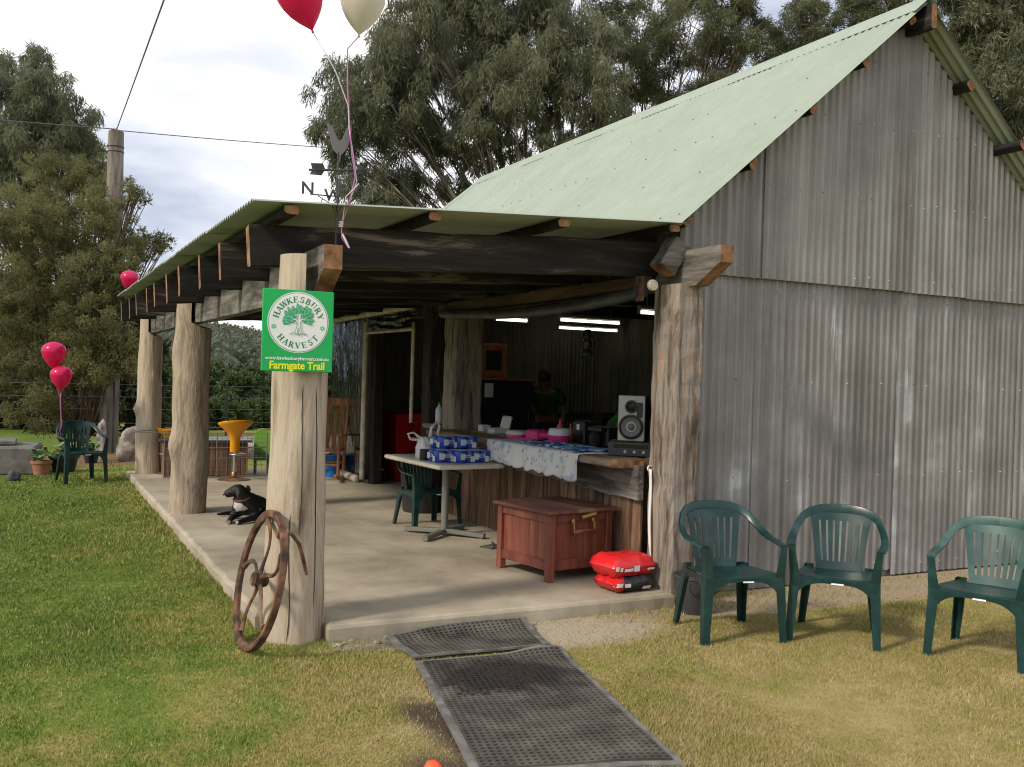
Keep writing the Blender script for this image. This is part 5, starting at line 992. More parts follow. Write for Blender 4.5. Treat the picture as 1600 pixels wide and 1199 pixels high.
# people serving behind the counter
m_skin = plain('skin', (.26, .145, .095), .6); m_shirt = mk('bright_green_shirt', [(.3, (.008, .075, .006)), (.7, (.015, .12, .01))], ns=5, rough=.85); m_trs = plain('dark_trousers', (.02, .02, .026), .8); m_hair = plain('dark_hair', (.02, .014, .01), .6)
def person(label, loc, rz, tilt, headturn):
    t = thing('person', label, 'person', loc, rz); c_, s_ = math.cos(tilt), math.sin(tilt)
    def up(x_, y_, z_): # rotate about the hip towards -Y
        dz = z_-.95; return (x_, y_*c_-dz*s_, .95+y_*s_+dz*c_)
    def U(x_, y_, z_, *r_): return (*up(x_, y_, z_), *r_)
    b = [(0, 0, .95, .125, .10), U(0, 0, 1.15, .12, .095), U(0, 0, 1.36, .14, .10), U(0, -.01, 1.47, .055), U(0, -.015, 1.55, .06), U(0, -.02, 1.63, .078, .09), U(0, -.02, 1.71, .068, .08),
         U(-.17, 0, 1.41, .06), U(-.24, -.02, 1.15, .042), U(-.20, -.22, 1.05, .032), U(-.18, -.29, 1.04, .03), U(.17, 0, 1.41, .06), U(.24, -.02, 1.15, .042), U(.20, -.22, 1.05, .032), U(.18, -.29, 1.04, .03),
         (-.10, 0, .86, .085), (-.11, -.01, .48, .06), (-.11, .02, .08, .042), (-.11, -.12, .035, .035), (.10, 0, .86, .085), (.11, -.01, .48, .06), (.11, .02, .08, .042), (.11, -.12, .035, .035)]
    for sx in (0, 1):   # fingers: five chains per hand
        pass
    ed = [(0, 1), (1, 2), (2, 3), (3, 4), (4, 5), (5, 6), (2, 7), (7, 8), (8, 9), (9, 10), (2, 11), (11, 12), (12, 13), (13, 14), (0, 15), (15, 16), (16, 17), (17, 18), (0, 19), (19, 20), (20, 21), (21, 22)]
    for h_, sx in ((10, -1), (14, 1)):
        hx, hy, hz = b[h_][:3]
        for f_, (dx, dy, dz) in enumerate(((-.035, -.03, .005), (-.02, -.07, -.02), (-.003, -.078, -.022), (.014, -.07, -.022), (.028, -.055, -.02))):
            b.append((hx+sx*dx*.8, hy+dy*.5, hz+dz*.2, .0085)); b.append((hx+sx*dx, hy+dy, hz+dz, .007)); ed += [(h_, len(b)-2), (len(b)-2, len(b)-1)]
    skin('body', b, ed, m_skin, t, sub=1)
    sh = [U(0, 0, .93, .155, .125), U(0, 0, 1.15, .145, .115), U(0, 0, 1.36, .16, .115), U(0, -.005, 1.45, .09, .08), U(-.175, 0, 1.40, .08), U(-.225, -.015, 1.22, .07), U(.175, 0, 1.40, .08), U(.225, -.015, 1.22, .07)]
    skin('shirt', sh, [(0, 1), (1, 2), (2, 3), (2, 4), (4, 5), (2, 6), (6, 7)], m_shirt, t)
    skin('trousers', [(0, 0, .96, .145, .115), (-.10, 0, .86, .10), (-.11, -.01, .48, .08), (-.11, .02, .10, .065), (.10, 0, .86, .10), (.11, -.01, .48, .08), (.11, .02, .10, .065)], [(0, 1), (1, 2), (2, 3), (0, 4), (4, 5), (5, 6)], m_trs, t)
    mb = MB(); hc = V(up(0, .005, 1.69)); mb.sphere(hc, (.088, .10, .085), 16, 10); mb.v = [v if True else v for v in mb.v]; mb.build('hair', m_hair, t, smooth=True)
    mb = MB(); mb.tube([V(up(0, -.115, 1.645)), V(up(0, -.132, 1.615)), V(up(0, -.112, 1.605))], [.008, .014, .01], 8); mb.build('nose', m_skin, t, smooth=True)
    for sx in (-1, 1): mb = MB(); mb.sphere(up(sx*.03, -.103, 1.645), .011, 8, 6); mb.build('eye', m_eye, t, smooth=True)
    mb = MB(); mb.sphere(up(0, -.103, 1.575), (.022, .006, .006), 8, 6); mb.build('mouth', plain('lips', (.25, .09, .07), .5), t, smooth=True)
    for sx in (-1, 1): mb = MB(); mb.sphere(up(sx*.085, -.01, 1.63), (.012, .022, .032), 8, 6); mb.build('ear', m_skin, t, smooth=True)
    return t
person('person in a green shirt standing in the dim shed behind the counter', (6.10, 11.0, .1), R(-35), R(44), 0)
person('person in a green shirt bending over behind the loudspeaker', (4.98, 7.75, .1), R(40), R(50), 0)

# ------------------------------------------------------------------ rocking chair, stools, crate, rack
m_rock = wood('honey_stained_wood', [(.3, (.20, .068, .02)), (.7, (.44, .17, .05))], 'Z', 5, rough=.4, bump=.15)
rk = thing('rocking_chair', 'brown wooden slatted rocking chair beside the plastic curtain', 'rocking chair', (3.62, 12.75, .1), R(-28))
for sx in (-1, 1):
    mb = MB(); mb.tube([(sx*.25, -.42+.84*i/12, .03+.28*((i/12-.5)**2)) for i in range(13)], .022, 8); mb.build('rocker', m_rock, rk, smooth='auto')
    mb = MB(); mb.tube([(sx*.25, -.22, .06), (sx*.255, -.23, .62)], .022, 8); mb.build('leg', m_rock, rk, smooth='auto'); mb = MB(); mb.tube([(sx*.24, .20, .06), (sx*.24, .22, .42), (sx*.25, .42, 1.08)], [.022, .022, .02], 8); mb.build('back_post', m_rock, rk, smooth='auto')
    mb = MB(); mb.timber((sx*.27, -.28, .635), (sx*.265, .28, .60), .075, .025, seg=3, jit=0); mb.build('arm', m_rock, rk)
    for yy in (-.08, .05): mb = MB(); mb.tube([(sx*.255, yy, .42), (sx*.26, yy, .62)], .012, 6); mb.build('spindle', m_rock, rk)
mb = MB(); mb.rbox((0, 0, .41), (.5, .48, .04), .012); mb.build('seat', m_rock, rk); mb = MB(); mb.timber((-.27, .40, 1.04), (.27, .40, 1.04), .03, .14, seg=4, jit=.001); mb.build('top_rail', m_rock, rk)
for k in range(5): xx = -.18+.09*k; mb = MB(); mb.timber((xx, .215, .43), (xx, .385, 1.0), .05, .015, up=(0, 1, 0), seg=2, jit=0, ch=.003); mb.build('slat', m_rock, rk)
for yy in (-.21, .2): mb = MB(); mb.tube([(-.25, yy, .22), (.25, yy, .22)], .014, 8); mb.build('stretcher', m_rock, rk)
bb = thing('blue_bucket', 'bright blue bucket on the floor behind the rocking chair', 'bucket', (3.86, 13.1, .1)); mb = MB(); mb.lathe([(.03, 0), (.11, 0), (.145, .30), (.155, .305), (.14, .31), (.10, .02), (.03, .02)], 22); mb.build('pail', plain('bucket_blue', (.01, .16, .5), .4), bb, smooth='auto'); mb = MB(); mb.tube([(.15*math.cos(R(a)), 0, .3+.14*math.sin(R(a))) for a in range(0, 181, 15)], .004, 6); mb.build('bail', m_pkw, bb)
m_ystool = mk('yellow_gloss_plastic', [(.3, (.68, .27, .004)), (.7, (.78, .34, .008))], ns=3, rough=.25, spec=.5); m_chrome = plain('scuffed_chrome', (.6, .6, .6), .25, metal=1.0)
def stool(loc, rz, hs, label):
    t = thing('bar_stool', label, 'stool', loc, rz, 'yellow bar stools at the far end of the porch'); mb = MB(); n = 32; prof = [(.055, .36), (.058, .5), (.075, .58), (.13, .65), (.19, .71), (.205, .735), (.20, .745), (.185, .74), (.13, .70), (.05, .68), (.01, .678)]; P = []
    for r_, z in prof:
        for k in range(n):
            a = 2*math.pi*k/n; s_ = max(0, (z-.62)/.12); P.append((r_*math.cos(a)*1.12, r_*math.sin(a)*.85, (z+.035*s_*math.sin(a)*-1-.0*s_)*hs))
    m = len(prof); mb.add(P, [(i*n+k, i*n+(k+1) % n, (i+1)*n+(k+1) % n, (i+1)*n+k) for i in range(m-1) for k in range(n)]+[tuple(range((m-1)*n, m*n))]); mb.build('seat', m_ystool, t, smooth=True)
    mb = MB(); mb.tube([(0, 0, .03), (0, 0, .40*hs)], .026, 14); mb.build('column', m_chrome, t, smooth='auto'); mb = MB(); mb.torus((0, -.09, .34*hs), .10, .010, 24, 8); mb.build('foot_ring', m_chrome, t, smooth=True); mb = MB(); mb.lathe([(.21, 0), (.212, .006), (.15, .018), (.06, .03), (.03, .05), (.01, .05)], 28); mb.build('base', m_rust, t, smooth='auto')
    mb = MB(); mb.lathe([(.036, .05), (.036, .09), (.03, .1)], 14); mb.build('collar', m_brass, t, smooth='auto')
stool((2.48, 12.95, .1), R(10), 1.02, 'yellow bar stool with rusty disc foot in front of the wooden crate'); stool((1.80, 13.95, .1), R(-40), .80, 'low yellow bar stool behind the crate, mostly hidden by the log post')
m_crw = wood('crate_boards', [(.3, (.10, .045, .022)), (.7, (.22, .11, .055))], 'Z', 5, rough=.7)
ct = thing('slatted_crate', 'brown slatted wooden crate with dark lid behind the stools', 'crate', (2.22, 13.72, .1), R(-4))
for k in range(13):
    for yy in (-.26, .26): mb = MB(); mb.rbox((-.50+k*1.0/12, yy, .23), (.075, .016, .44), .003); mb.build('slat', m_crw, ct)
for k in range(7):
    for xx in (-.54, .54): mb = MB(); mb.rbox((xx, -.24+k*.48/6, .23), (.016, .07, .44), .003); mb.build('slat', m_crw, ct)
mb = MB(); mb.rbox((0, 0, .475), (1.2, .62, .03), .006); mb.build('lid', plain('dark_lid', (.04, .045, .05), .35), ct); mb = MB(); mb.box((0, 0, .03), (1.05, .5, .02)); mb.build('bottom', m_crw, ct)
m_wire = plain('galvanised_wire', (.22, .22, .21), .4, metal=.3)
rack = thing('wire_rack', 'white folding wire rack standing round the wooden crate', 'rack', (2.15, 13.2, .1)); 
def bars(lst, name, r_=.008):
    mb = MB()
    for a, b_ in lst: mb.tube([a, b_], r_, 6)
    mb.build(name, m_wire, rack)
bars([((-.52, 0, .02), (.82, .05, .02)), ((-.52, 0, .26), (.82, .05, .26)), ((-.52, 0, .40), (.82, .05, .40)), ((-.52, 0, 0), (-.52, 0, .60)), ((.82, .05, 0), (.82, .05, .60)), ((.15, .03, 0), (.15, .03, .60))], 'front_frame')
bars([((-.9, -.02, .62), (-.30, -.06, .60)), ((-.9, -.02, .62), (-.35, .25, .66)), ((-.30, -.06, .60), (-.02, .04, .52)), ((-.35, .25, .66), (.3, .28, .66))], 'folding_arm', .007)
bars([((-.52+.067*k, .0025*k, .02), (-.52+.067*k, .0025*k, .60)) for k in range(21)], 'front_mesh', .0022); bars([((-.52, 0, .05+.06*k), (.82, .05, .05+.06*k)) for k in range(10)], 'front_mesh', .0022)
m_lime = plain('lime_plastic', (.22, .48, .06), .4); lm = thing('child_chair', 'lime green rounded plastic child chair behind the stool', 'chair', (3.00, 13.7, .1), R(-10)); mb = MB(); P = []
for i in range(13): a = R(180*i/12); P.append((.11*math.cos(a), .52+.11*math.sin(a)))
pts = P+[(-.11, .18), (.11, .18)]; n = len(pts); mb.add([(p[0], -.02+.03*(p[1]-.2), p[1]) for p in pts]+[(p[0], .03+.03*(p[1]-.2), p[1]) for p in pts], [tuple(range(n)), tuple(range(2*n-1, n-1, -1))]+[((i+1) % n, i, n+i, n+(i+1) % n) for i in range(n)]); mb.build('backrest', m_lime, lm); mb = MB(); mb.rbox((0, -.12, .24), (.24, .26, .05), .02); mb.build('seat', plain('deep_green_plastic', (.03, .16, .03), .45), lm)
for sx in (-1, 1):
    for yy in (-.2, .0): mb = MB(); mb.rbox((sx*.09, yy, .11), (.035, .035, .22), .008); mb.build('leg', plain('deep_green_leg', (.03, .15, .03), .45), lm)

# ------------------------------------------------------------------ garden edge: trough, pots, stones, fence, pole
m_oldc = mk('old_grey_concrete', [(.2, (.07, .067, .058)), (.5, (.14, .133, .118)), (.85, (.22, .21, .19))], ns=4, detail=8, rough=.9, bump=.5)
tg = thing('concrete_trough', 'old grey concrete trough with slab lid at the lawn edge', 'trough', (-.55, 15.5, 0), R(-6)); mb = MB(); mb.rbox((0, 0, .19), (1.5, .95, .40), .03); mb.build('tank', m_oldc, tg); mb = MB(); mb.rbox((-.1, 0, .43), (1.1, .6, .06), .012, rotm(z=R(5))); mb.build('lid', m_oldc, tg)
def rock(name, loc, sz, seed, label, mat, rz=0):
    bm = bmesh.new(); bmesh.ops.create_icosphere(bm, subdivisions=4, radius=1)
    for v in bm.verts:
        d = v.co.copy(); k = 1+.28*noise.noise(d*1.1+V((seed, 0, 0)))+.10*noise.noise(d*2.8+V((seed, 3, 0)))+.03*noise.noise(d*8); v.co = V((d.x*k*sz[0], d.y*k*sz[1], d.z*k*sz[2]))
    me = bpy.data.meshes.new(name); bm.to_mesh(me); bm.free(); me.materials.append(mat); shade_auto(me, R(30)); o = link(name, me, None, loc, (0, 0, rz)); tag(o, label, 'stone'); return o
m_stone = mk('lichened_stone', [(.3, (.12, .10, .085)), (.5, (.25, .215, .18)), (.7, (.38, .34, .29))], ns=5, detail=9, rough=.9, bump=.7)
rock('boulder', (1.62, 16.9, .22), (.30, .22, .36), 2.0, 'large upright grey boulder next to the far log post', m_stone, .4); rock('garden_stone', (1.12, 17.0, .26), (.09, .09, .38), 5., 'narrow pale stone standing behind the lawn chair', m_stone); rock('garden_stone', (3.45, 17.2, .1), (.9, .3, .28), 8., 'long low stone on the grass beyond the porch', m_stone); rock('round_stone', (-.12, 14.25, .06), (.085, .085, .085), 9., 'small round dark stone on the lawn by the trough', plain('dark_stone', (.06, .06, .06), .8))
m_leafp = plain('pot_leaf', (.10, .17, .035), .6)
def pot(loc, r_, h_, mat, name, label, leaves, seed):
    t = thing(name, label, 'pot plant', loc); mb = MB(); mb.lathe([(.02, 0), (r_*.72, 0), (r_*.95, h_*.82), (r_*1.05, h_*.82), (r_*1.05, h_), (r_*.92, h_), (r_*.85, h_*.85), (.02, h_*.84)], 20); mb.build('pot', mat, t, smooth='auto'); mb = MB(); rd = random.Random(seed)
    for k in range(leaves):
        a = rd.uniform(0, 6.28); l_ = rd.uniform(.06, .14); x_, y_ = rd.uniform(-.6, .6)*r_, rd.uniform(-.6, .6)*r_; z_ = h_+rd.uniform(0, .16); d = V((math.cos(a), math.sin(a), rd.uniform(-.2, .9))).normalized(); s_ = d.orthogonal().normalized()*l_*.22; p = V((x_, y_, z_)); mb.add([p, p+d*l_*.5+s_, p+d*l_, p+d*l_*.5-s_], [(0, 1, 2, 3)])
    for k in range(5): mb.tube([(rd.uniform(-.3, .3)*r_, rd.uniform(-.3, .3)*r_, h_*.8), (rd.uniform(-.6, .6)*r_, rd.uniform(-.6, .6)*r_, h_+.15)], .004, 5)
    mb.build('plant', m_leafp, t)
pot((.22, 14.95, 0), .135, .20, mk('terracotta', [(.3, (.24, .09, .045)), (.7, (.36, .15, .08))], ns=6, rough=.85), 'terracotta_pot', 'terracotta pot with a small leafy plant by the trough', 46, 1); pot((.52, 15.35, 0), .20, .24, m_bin, 'black_pot', 'wide black plastic plant pot behind the terracotta pot', 40, 2); pot((.95, 16.6, 0), .12, .16, m_bin, 'black_pot', 'small pot of yellow green leaves behind the lawn chair', 60, 3)
m_pole = wood('grey_pole_timber', [(.3, (.10, .085, .07)), (.55, (.20, .175, .15)), (.8, (.30, .27, .235))], 'Z', 4, rough=.9)
pl_ = thing('utility_pole', 'tall weathered timber pole rising behind the bushy tree', 'pole', (1.36, 18.9, 0)); mb = MB(); prof = [(.175, -.1), (.17, 1), (.155, 3), (.14, 5), (.132, 5.80), (.11, 5.82), (.01, 5.825)]; mb.lathe(prof, 20); mb.build('shaft', m_pole, pl_, smooth='auto'); mb = MB(); mb.torus((0, 0, 5.52), .137, .010, 24, 6); mb.torus((0, 0, 5.43), .138, .008, 24, 6); mb.build('band', m_black, pl_); mb = MB(); mb.tube([(0, 0, 5.8), (0.01, -.02, 5.87)], .012, 6); mb.build('eye_bolt', m_black, pl_)
m_cable = plain('grey_cable', (.12, .12, .12), .5)
def cable(pts, label):
    mb = MB(); path = []; a, b_ = V(pts[0]), V(pts[1])
    for i in range(17): t = i/16; p = a.lerp(b_, t); p.z -= pts[2]*4*t*(1-t); path.append(p)
    mb.tube(path, .009, 5); o = mb.build('overhead_wire', m_cable, None, smooth=True); tag(o, label, 'wire')
cable(((-4.07, 13.28, 4.34), (1.36, 18.86, 5.84), .02), 'overhead wire running from the pole top behind the left trees'); cable(((1.36, 18.86, 5.82), (13.7, 26.0, 8.3), .10), 'overhead wire running from the pole top across to the gum tree'); cable(((1.37, 18.84, 5.86), (.8, 2.0, 4.25), .02), 'overhead wire climbing from the pole top over the lawn')
m_picket = plain('dark_picket', (.05, .05, .05), .6)
fn = thing('wire_fence', 'five strand wire fence behind the lawn and porch', 'fence', (0, 0, 0))
def fy(x_): return 18.35+.12*(x_-1)
for k in range(8):
    x_ = -4.6+2.0*k; mb = MB(); mb.box((x_, fy(x_), .62), (.035, .035, 1.3)); mb.box((x_+.012, fy(x_)+.02, .62), (.008, .03, 1.28)); mb.build('picket', m_picket, fn)
for z in (.28, .55, .80, 1.02, 1.24): mb = MB(); mb.tube([(-5, fy(-5), z), (2, fy(2), z-.02), (10, fy(10), z)], .0028, 5); mb.build('strand', m_wire, fn)
# ------------------------------------------------------------------ trees: trunk foot and crown masses (x, y, z, radius)
TREES = {
 'A': ((11.48, 21.09), [(6.81, 22.66, 8.4, 0.9), (6.31, 22.47, 7.28, 0.61), (7.19, 22.98, 7.2, 0.79), (7.81, 21.9, 9.44, 1.07), (7.41, 21.81, 8.13, 0.91), (8.5, 22.34, 8.59, 1.11), (9.68, 23.43, 10.39, 1.34), (9.87, 22.94, 8.96, 1.16), (10.54, 22.5, 10.11, 1.32), (10.31, 20.84, 8.5, 1.08), (11.25, 21.4, 10.4, 1.29), (11.35, 20.5, 9.05, 1.09), (11.66, 20.01, 9.74, 0.92), (11.93, 19.65, 8.61, 0.84), (7.05, 22.45, 6.3, 0.62), (8.5, 24.02, 6.58, 0.67), (9.0, 23.45, 6.29, 0.6), (9.47, 23.15, 7.46, 0.7), (8.72, 23.51, 7.68, 0.83), (9.41, 21.2, 7.45, 0.62), (12.12, 20.21, 7.85, 0.7), (10.77, 21.94, 11.45, 1.46), (9.73, 22.81, 11.69, 1.32), (11.94, 22.1, 12.41, 1.33), (11.78, 22.22, 8.17, 0.6), (7.93, 21.63, 10.29, 0.76), (13.13, 20.66, 8.42, 0.57), (10.48, 22.2, 7.65, 0.56), (10.78, 21.51, 7.23, 0.42), (11.18, 20.25, 7.19, 0.43), (9.34, 22.13, 6.36, 0.48), (7.36, 21.89, 5.71, 0.46), (10.52, 23.03, 7.24, 0.4)]),
 'B': ((15.73, 22.30), [(15.84, 23.66, 11.79, 1.03), (15.93, 22.45, 10.53, 0.91), (16.06, 21.49, 11.34, 1.05), (17.96, 22.74, 11.15, 0.94), (17.73, 21.64, 12.07, 0.91), (16.85, 23.22, 13.16, 1.13), (16.02, 23.49, 9.9, 0.84), (16.21, 22.16, 9.24, 0.72), (16.81, 21.51, 9.72, 0.68), (14.9, 23.16, 10.37, 0.73), (17.25, 21.38, 12.78, 0.89), (13.93, 22.07, 11.46, 0.78), (17.42, 20.82, 10.87, 0.53)]),
 'C': ((21.55, 21.60), [(20.77, 23.3, 12.21, 0.8), (19.48, 20.95, 11.83, 0.77), (19.19, 21.1, 10.54, 0.69), (21.63, 22.14, 12.22, 0.79), (19.26, 21.98, 10.6, 0.56), (22.08, 21.56, 12.71, 0.82), (22.59, 21.06, 13.03, 0.87), (23.07, 20.32, 13.36, 0.85), (22.42, 23.19, 11.86, 0.61), (20.09, 21.25, 12.69, 0.63)]),
 'D': ((19.72, 13.55), [(18.1, 14.2, 9.46, 0.76), (18.15, 13.57, 8.33, 0.81), (19.61, 14.06, 9.42, 1.0), (18.7, 13.49, 7.32, 0.68), (18.33, 13.93, 10.11, 0.83), (20.41, 13.96, 8.39, 1.01), (17.64, 14.18, 10.19, 0.55)]),
 'E': ((0.01, 38.09), [(-0.46, 38.7, 11.73, 1.03), (-0.66, 40.37, 10.72, 1.43), (0.44, 36.14, 10.56, 1.04), (0.18, 36.08, 9.22, 1.29), (1.25, 36.31, 9.85, 0.92), (1.67, 38.54, 9.36, 0.94), (1.04, 38.18, 8.86, 1.15), (-0.57, 37.26, 8.26, 1.32), (1.9, 36.43, 8.2, 0.62), (0.13, 36.66, 11.94, 0.48), (-1.82, 38.92, 9.76, 1.58), (-1.58, 36.9, 10.85, 1.07)]),
 'F': ((0.83, 19.07), [(-0.03, 20.0, 4.49, 0.65), (0.51, 20.2, 4.88, 0.61), (1.05, 20.07, 5.17, 0.49), (1.4, 19.37, 4.73, 0.48), (0.12, 20.55, 5.26, 0.31), (1.53, 17.63, 4.53, 0.2), (-0.37, 19.22, 4.0, 0.57), (0.15, 20.54, 3.85, 0.67), (0.78, 19.77, 4.19, 0.6), (1.27, 18.67, 3.86, 0.52), (1.82, 19.65, 4.76, 0.22), (1.91, 18.84, 3.82, 0.33), (2.21, 19.15, 3.91, 0.22), (1.61, 18.22, 3.5, 0.36), (-0.24, 18.92, 2.97, 0.67), (0.47, 19.15, 3.04, 0.69), (1.04, 18.14, 3.0, 0.61), (1.54, 18.46, 2.83, 0.4), (-0.25, 20.71, 2.13, 0.67), (0.38, 18.92, 2.11, 0.68), (0.95, 17.88, 2.21, 0.55), (1.45, 17.71, 2.01, 0.38), (-0.11, 18.78, 1.3, 0.56), (0.63, 19.85, 1.42, 0.54), (0.71, 18.84, 3.49, 0.51), (1.14, 18.46, 4.28, 0.45), (1.33, 17.9, 3.23, 0.44), (0.07, 20.61, 2.75, 0.61), (0.78, 18.94, 2.59, 0.57), (1.21, 18.21, 2.57, 0.5), (1.41, 17.76, 1.57, 0.44), (1.06, 17.92, 1.67, 0.49), (0.23, 18.63, 3.99, 0.5), (-0.69, 20.28, 3.51, 0.71), (-0.62, 19.01, 2.28, 0.67), (0.15, 18.34, 0.76, 0.49)]),
 'G': ((0.03, 26.87), [(-0.59, 27.17, 1.64, 0.96), (0.27, 25.95, 1.2, 0.93), (-0.29, 28.64, 0.3, 1.02), (0.69, 25.32, 0.46, 0.76), (-1.15, 27.57, 0.98, 0.96), (0.1, 27.74, 2.66, 0.99), (-0.61, 26.93, 2.91, 0.95)]),
 'H': ((2.01, 24.75), [(1.58, 26.49, 1.39, 0.81), (2.16, 24.62, 1.73, 0.69), (1.6, 24.16, 0.52, 0.74), (2.37, 24.3, 0.83, 0.68), (2.03, 23.33, 2.59, 0.65), (2.52, 24.24, 0.07, 0.53), (2.43, 23.78, 2.04, 0.52)]),
 's0': ((4.23, 31.46), [(4.05, 33.14, 0.67, 0.66), (4.69, 32.58, 0.62, 0.66), (4.18, 31.5, 0.99, 0.54), (3.59, 29.91, 0.25, 0.51), (4.47, 30.36, 0.24, 0.52)]),
 's1': ((5.73, 34.06), [(5.2, 33.21, 1.01, 0.6), (5.79, 32.76, 0.95, 0.59), (5.49, 33.01, 1.28, 0.51), (5.54, 35.82, 0.41, 0.55), (5.82, 32.44, 0.54, 0.51)]),
 's2': ((6.61, 32.50), [(5.9, 30.94, 0.97, 0.59), (7.23, 34.04, 0.84, 0.66), (6.6, 32.8, 1.21, 0.54), (6.53, 34.66, 0.33, 0.57), (6.89, 31.95, 0.44, 0.53)]),
 's3': ((4.21, 28.11), [(4.14, 29.61, 0.02, 0.5), (4.52, 28.52, 0.01, 0.49), (4.33, 29.12, 0.26, 0.42), (4.01, 29.11, -0.37, 0.42), (4.5, 27.95, -0.3, 0.41)]),
 's4': ((5.20, 28.73), [(4.67, 27.48, 0.23, 0.5), (5.25, 27.62, 0.15, 0.5), (5.4, 30.05, 0.34, 0.47), (5.09, 30.3, -0.38, 0.47), (5.8, 30.03, -0.36, 0.47)]),
 's5': ((6.42, 29.24), [(6.0, 28.82, 0.17, 0.53), (6.8, 29.66, 0.06, 0.55), (6.62, 30.31, 0.34, 0.48), (6.16, 29.92, -0.36, 0.47), (7.01, 30.17, -0.37, 0.48)]),
 's6': ((7.93, 34.07), [(7.61, 34.38, 1.04, 0.57), (8.32, 34.6, 0.96, 0.58), (8.05, 34.88, 1.29, 0.5), (7.31, 33.34, 0.58, 0.48), (8.67, 35.64, 0.52, 0.51)]),
 's7': ((4.65, 37.97), [(4.56, 40.25, 1.36, 0.53), (4.59, 35.96, 1.3, 0.48), (4.84, 40.18, 1.59, 0.46), (4.51, 40.3, 0.9, 0.46), (5.01, 38.62, 0.94, 0.44)]),
 's8': ((7.45, 28.71), [(6.76, 27.3, 0.44, 0.51), (8.07, 29.96, 0.25, 0.57), (7.09, 27.46, 0.66, 0.44), (7.49, 30.53, -0.19, 0.49), (7.94, 29.12, -0.11, 0.47)]),
 't': ((6.50, 21.35), [(6.04, 20.31, 2.41, 0.56), (6.33, 20.47, 1.72, 0.56), (6.45, 21.79, 1.13, 0.6), (6.82, 21.42, 2.77, 0.67), (6.88, 21.9, 0.53, 0.6), (6.44, 22.66, 1.87, 0.46), (6.81, 20.38, 1.88, 0.57)]),
}
def foliage_mat(name, c0, c1, c2, ns, tr=.25):
    m, nt, b = new_mat(name); L = nt.links.new; tc = nt.nodes.new('ShaderNodeTexCoord'); n = nt.nodes.new('ShaderNodeTexNoise'); n.inputs['Scale'].default_value = ns; n.inputs['Detail'].default_value = 3; L(tc.outputs['Object'], n.inputs['Vector'])
    at = nt.nodes.new('ShaderNodeAttribute'); at.attribute_name = 'rnd'; mx = nt.nodes.new('ShaderNodeMix'); mx.inputs['Factor'].default_value = .5; L(n.outputs['Fac'], mx.inputs[2]); L(at.outputs['Fac'], mx.inputs[3])
    r = ramp(nt, [(.25, c0), (.5, c1), (.8, c2)]); L(mx.outputs[0], r.inputs['Fac']); L(r.outputs['Color'], b.inputs['Base Color']); b.inputs['Roughness'].default_value = .55; b.inputs['Specular IOR Level'].default_value = .3
    t = nt.nodes.new('ShaderNodeBsdfTranslucent'); L(r.outputs['Color'], t.inputs['Color']); ms = nt.nodes.new('ShaderNodeMixShader'); ms.inputs['Fac'].default_value = tr; L(b.outputs[0], ms.inputs[1]); L(t.outputs[0], ms.inputs[2]); L(ms.outputs[0], nt.nodes['Material Output'].inputs['Surface']); return m
f_gum = foliage_mat('gum_leaves', (.098, .108, .062), (.182, .196, .118), (.28, .288, .185), .8, .5)
f_cas = foliage_mat('she_oak_needles', (.07, .083, .042), (.135, .15, .076), (.225, .232, .118), .9, .5)
f_tea = foliage_mat('tea_tree_leaves', (.10, .105, .044), (.19, .188, .08), (.30, .28, .12), 1.2, .55)
f_dk = foliage_mat('dark_shrub_leaves', (.025, .032, .014), (.05, .062, .026), (.09, .105, .04), 1.2, .3)
f_sh = foliage_mat('fresh_shrub_leaves', (.045, .068, .024), (.085, .12, .042), (.145, .19, .068), 1.0, .4)
m_bark = mk('smooth_gum_bark', [(.3, (.06, .048, .038)), (.55, (.14, .115, .09)), (.8, (.26, .22, .18))], scale=(1, 1, .3), ns=4, rough=.9); m_barkd = mk('brown_bark', [(.3, (.05, .032, .02)), (.7, (.14, .095, .06))], scale=(1, 1, .3), ns=5, rough=.9)
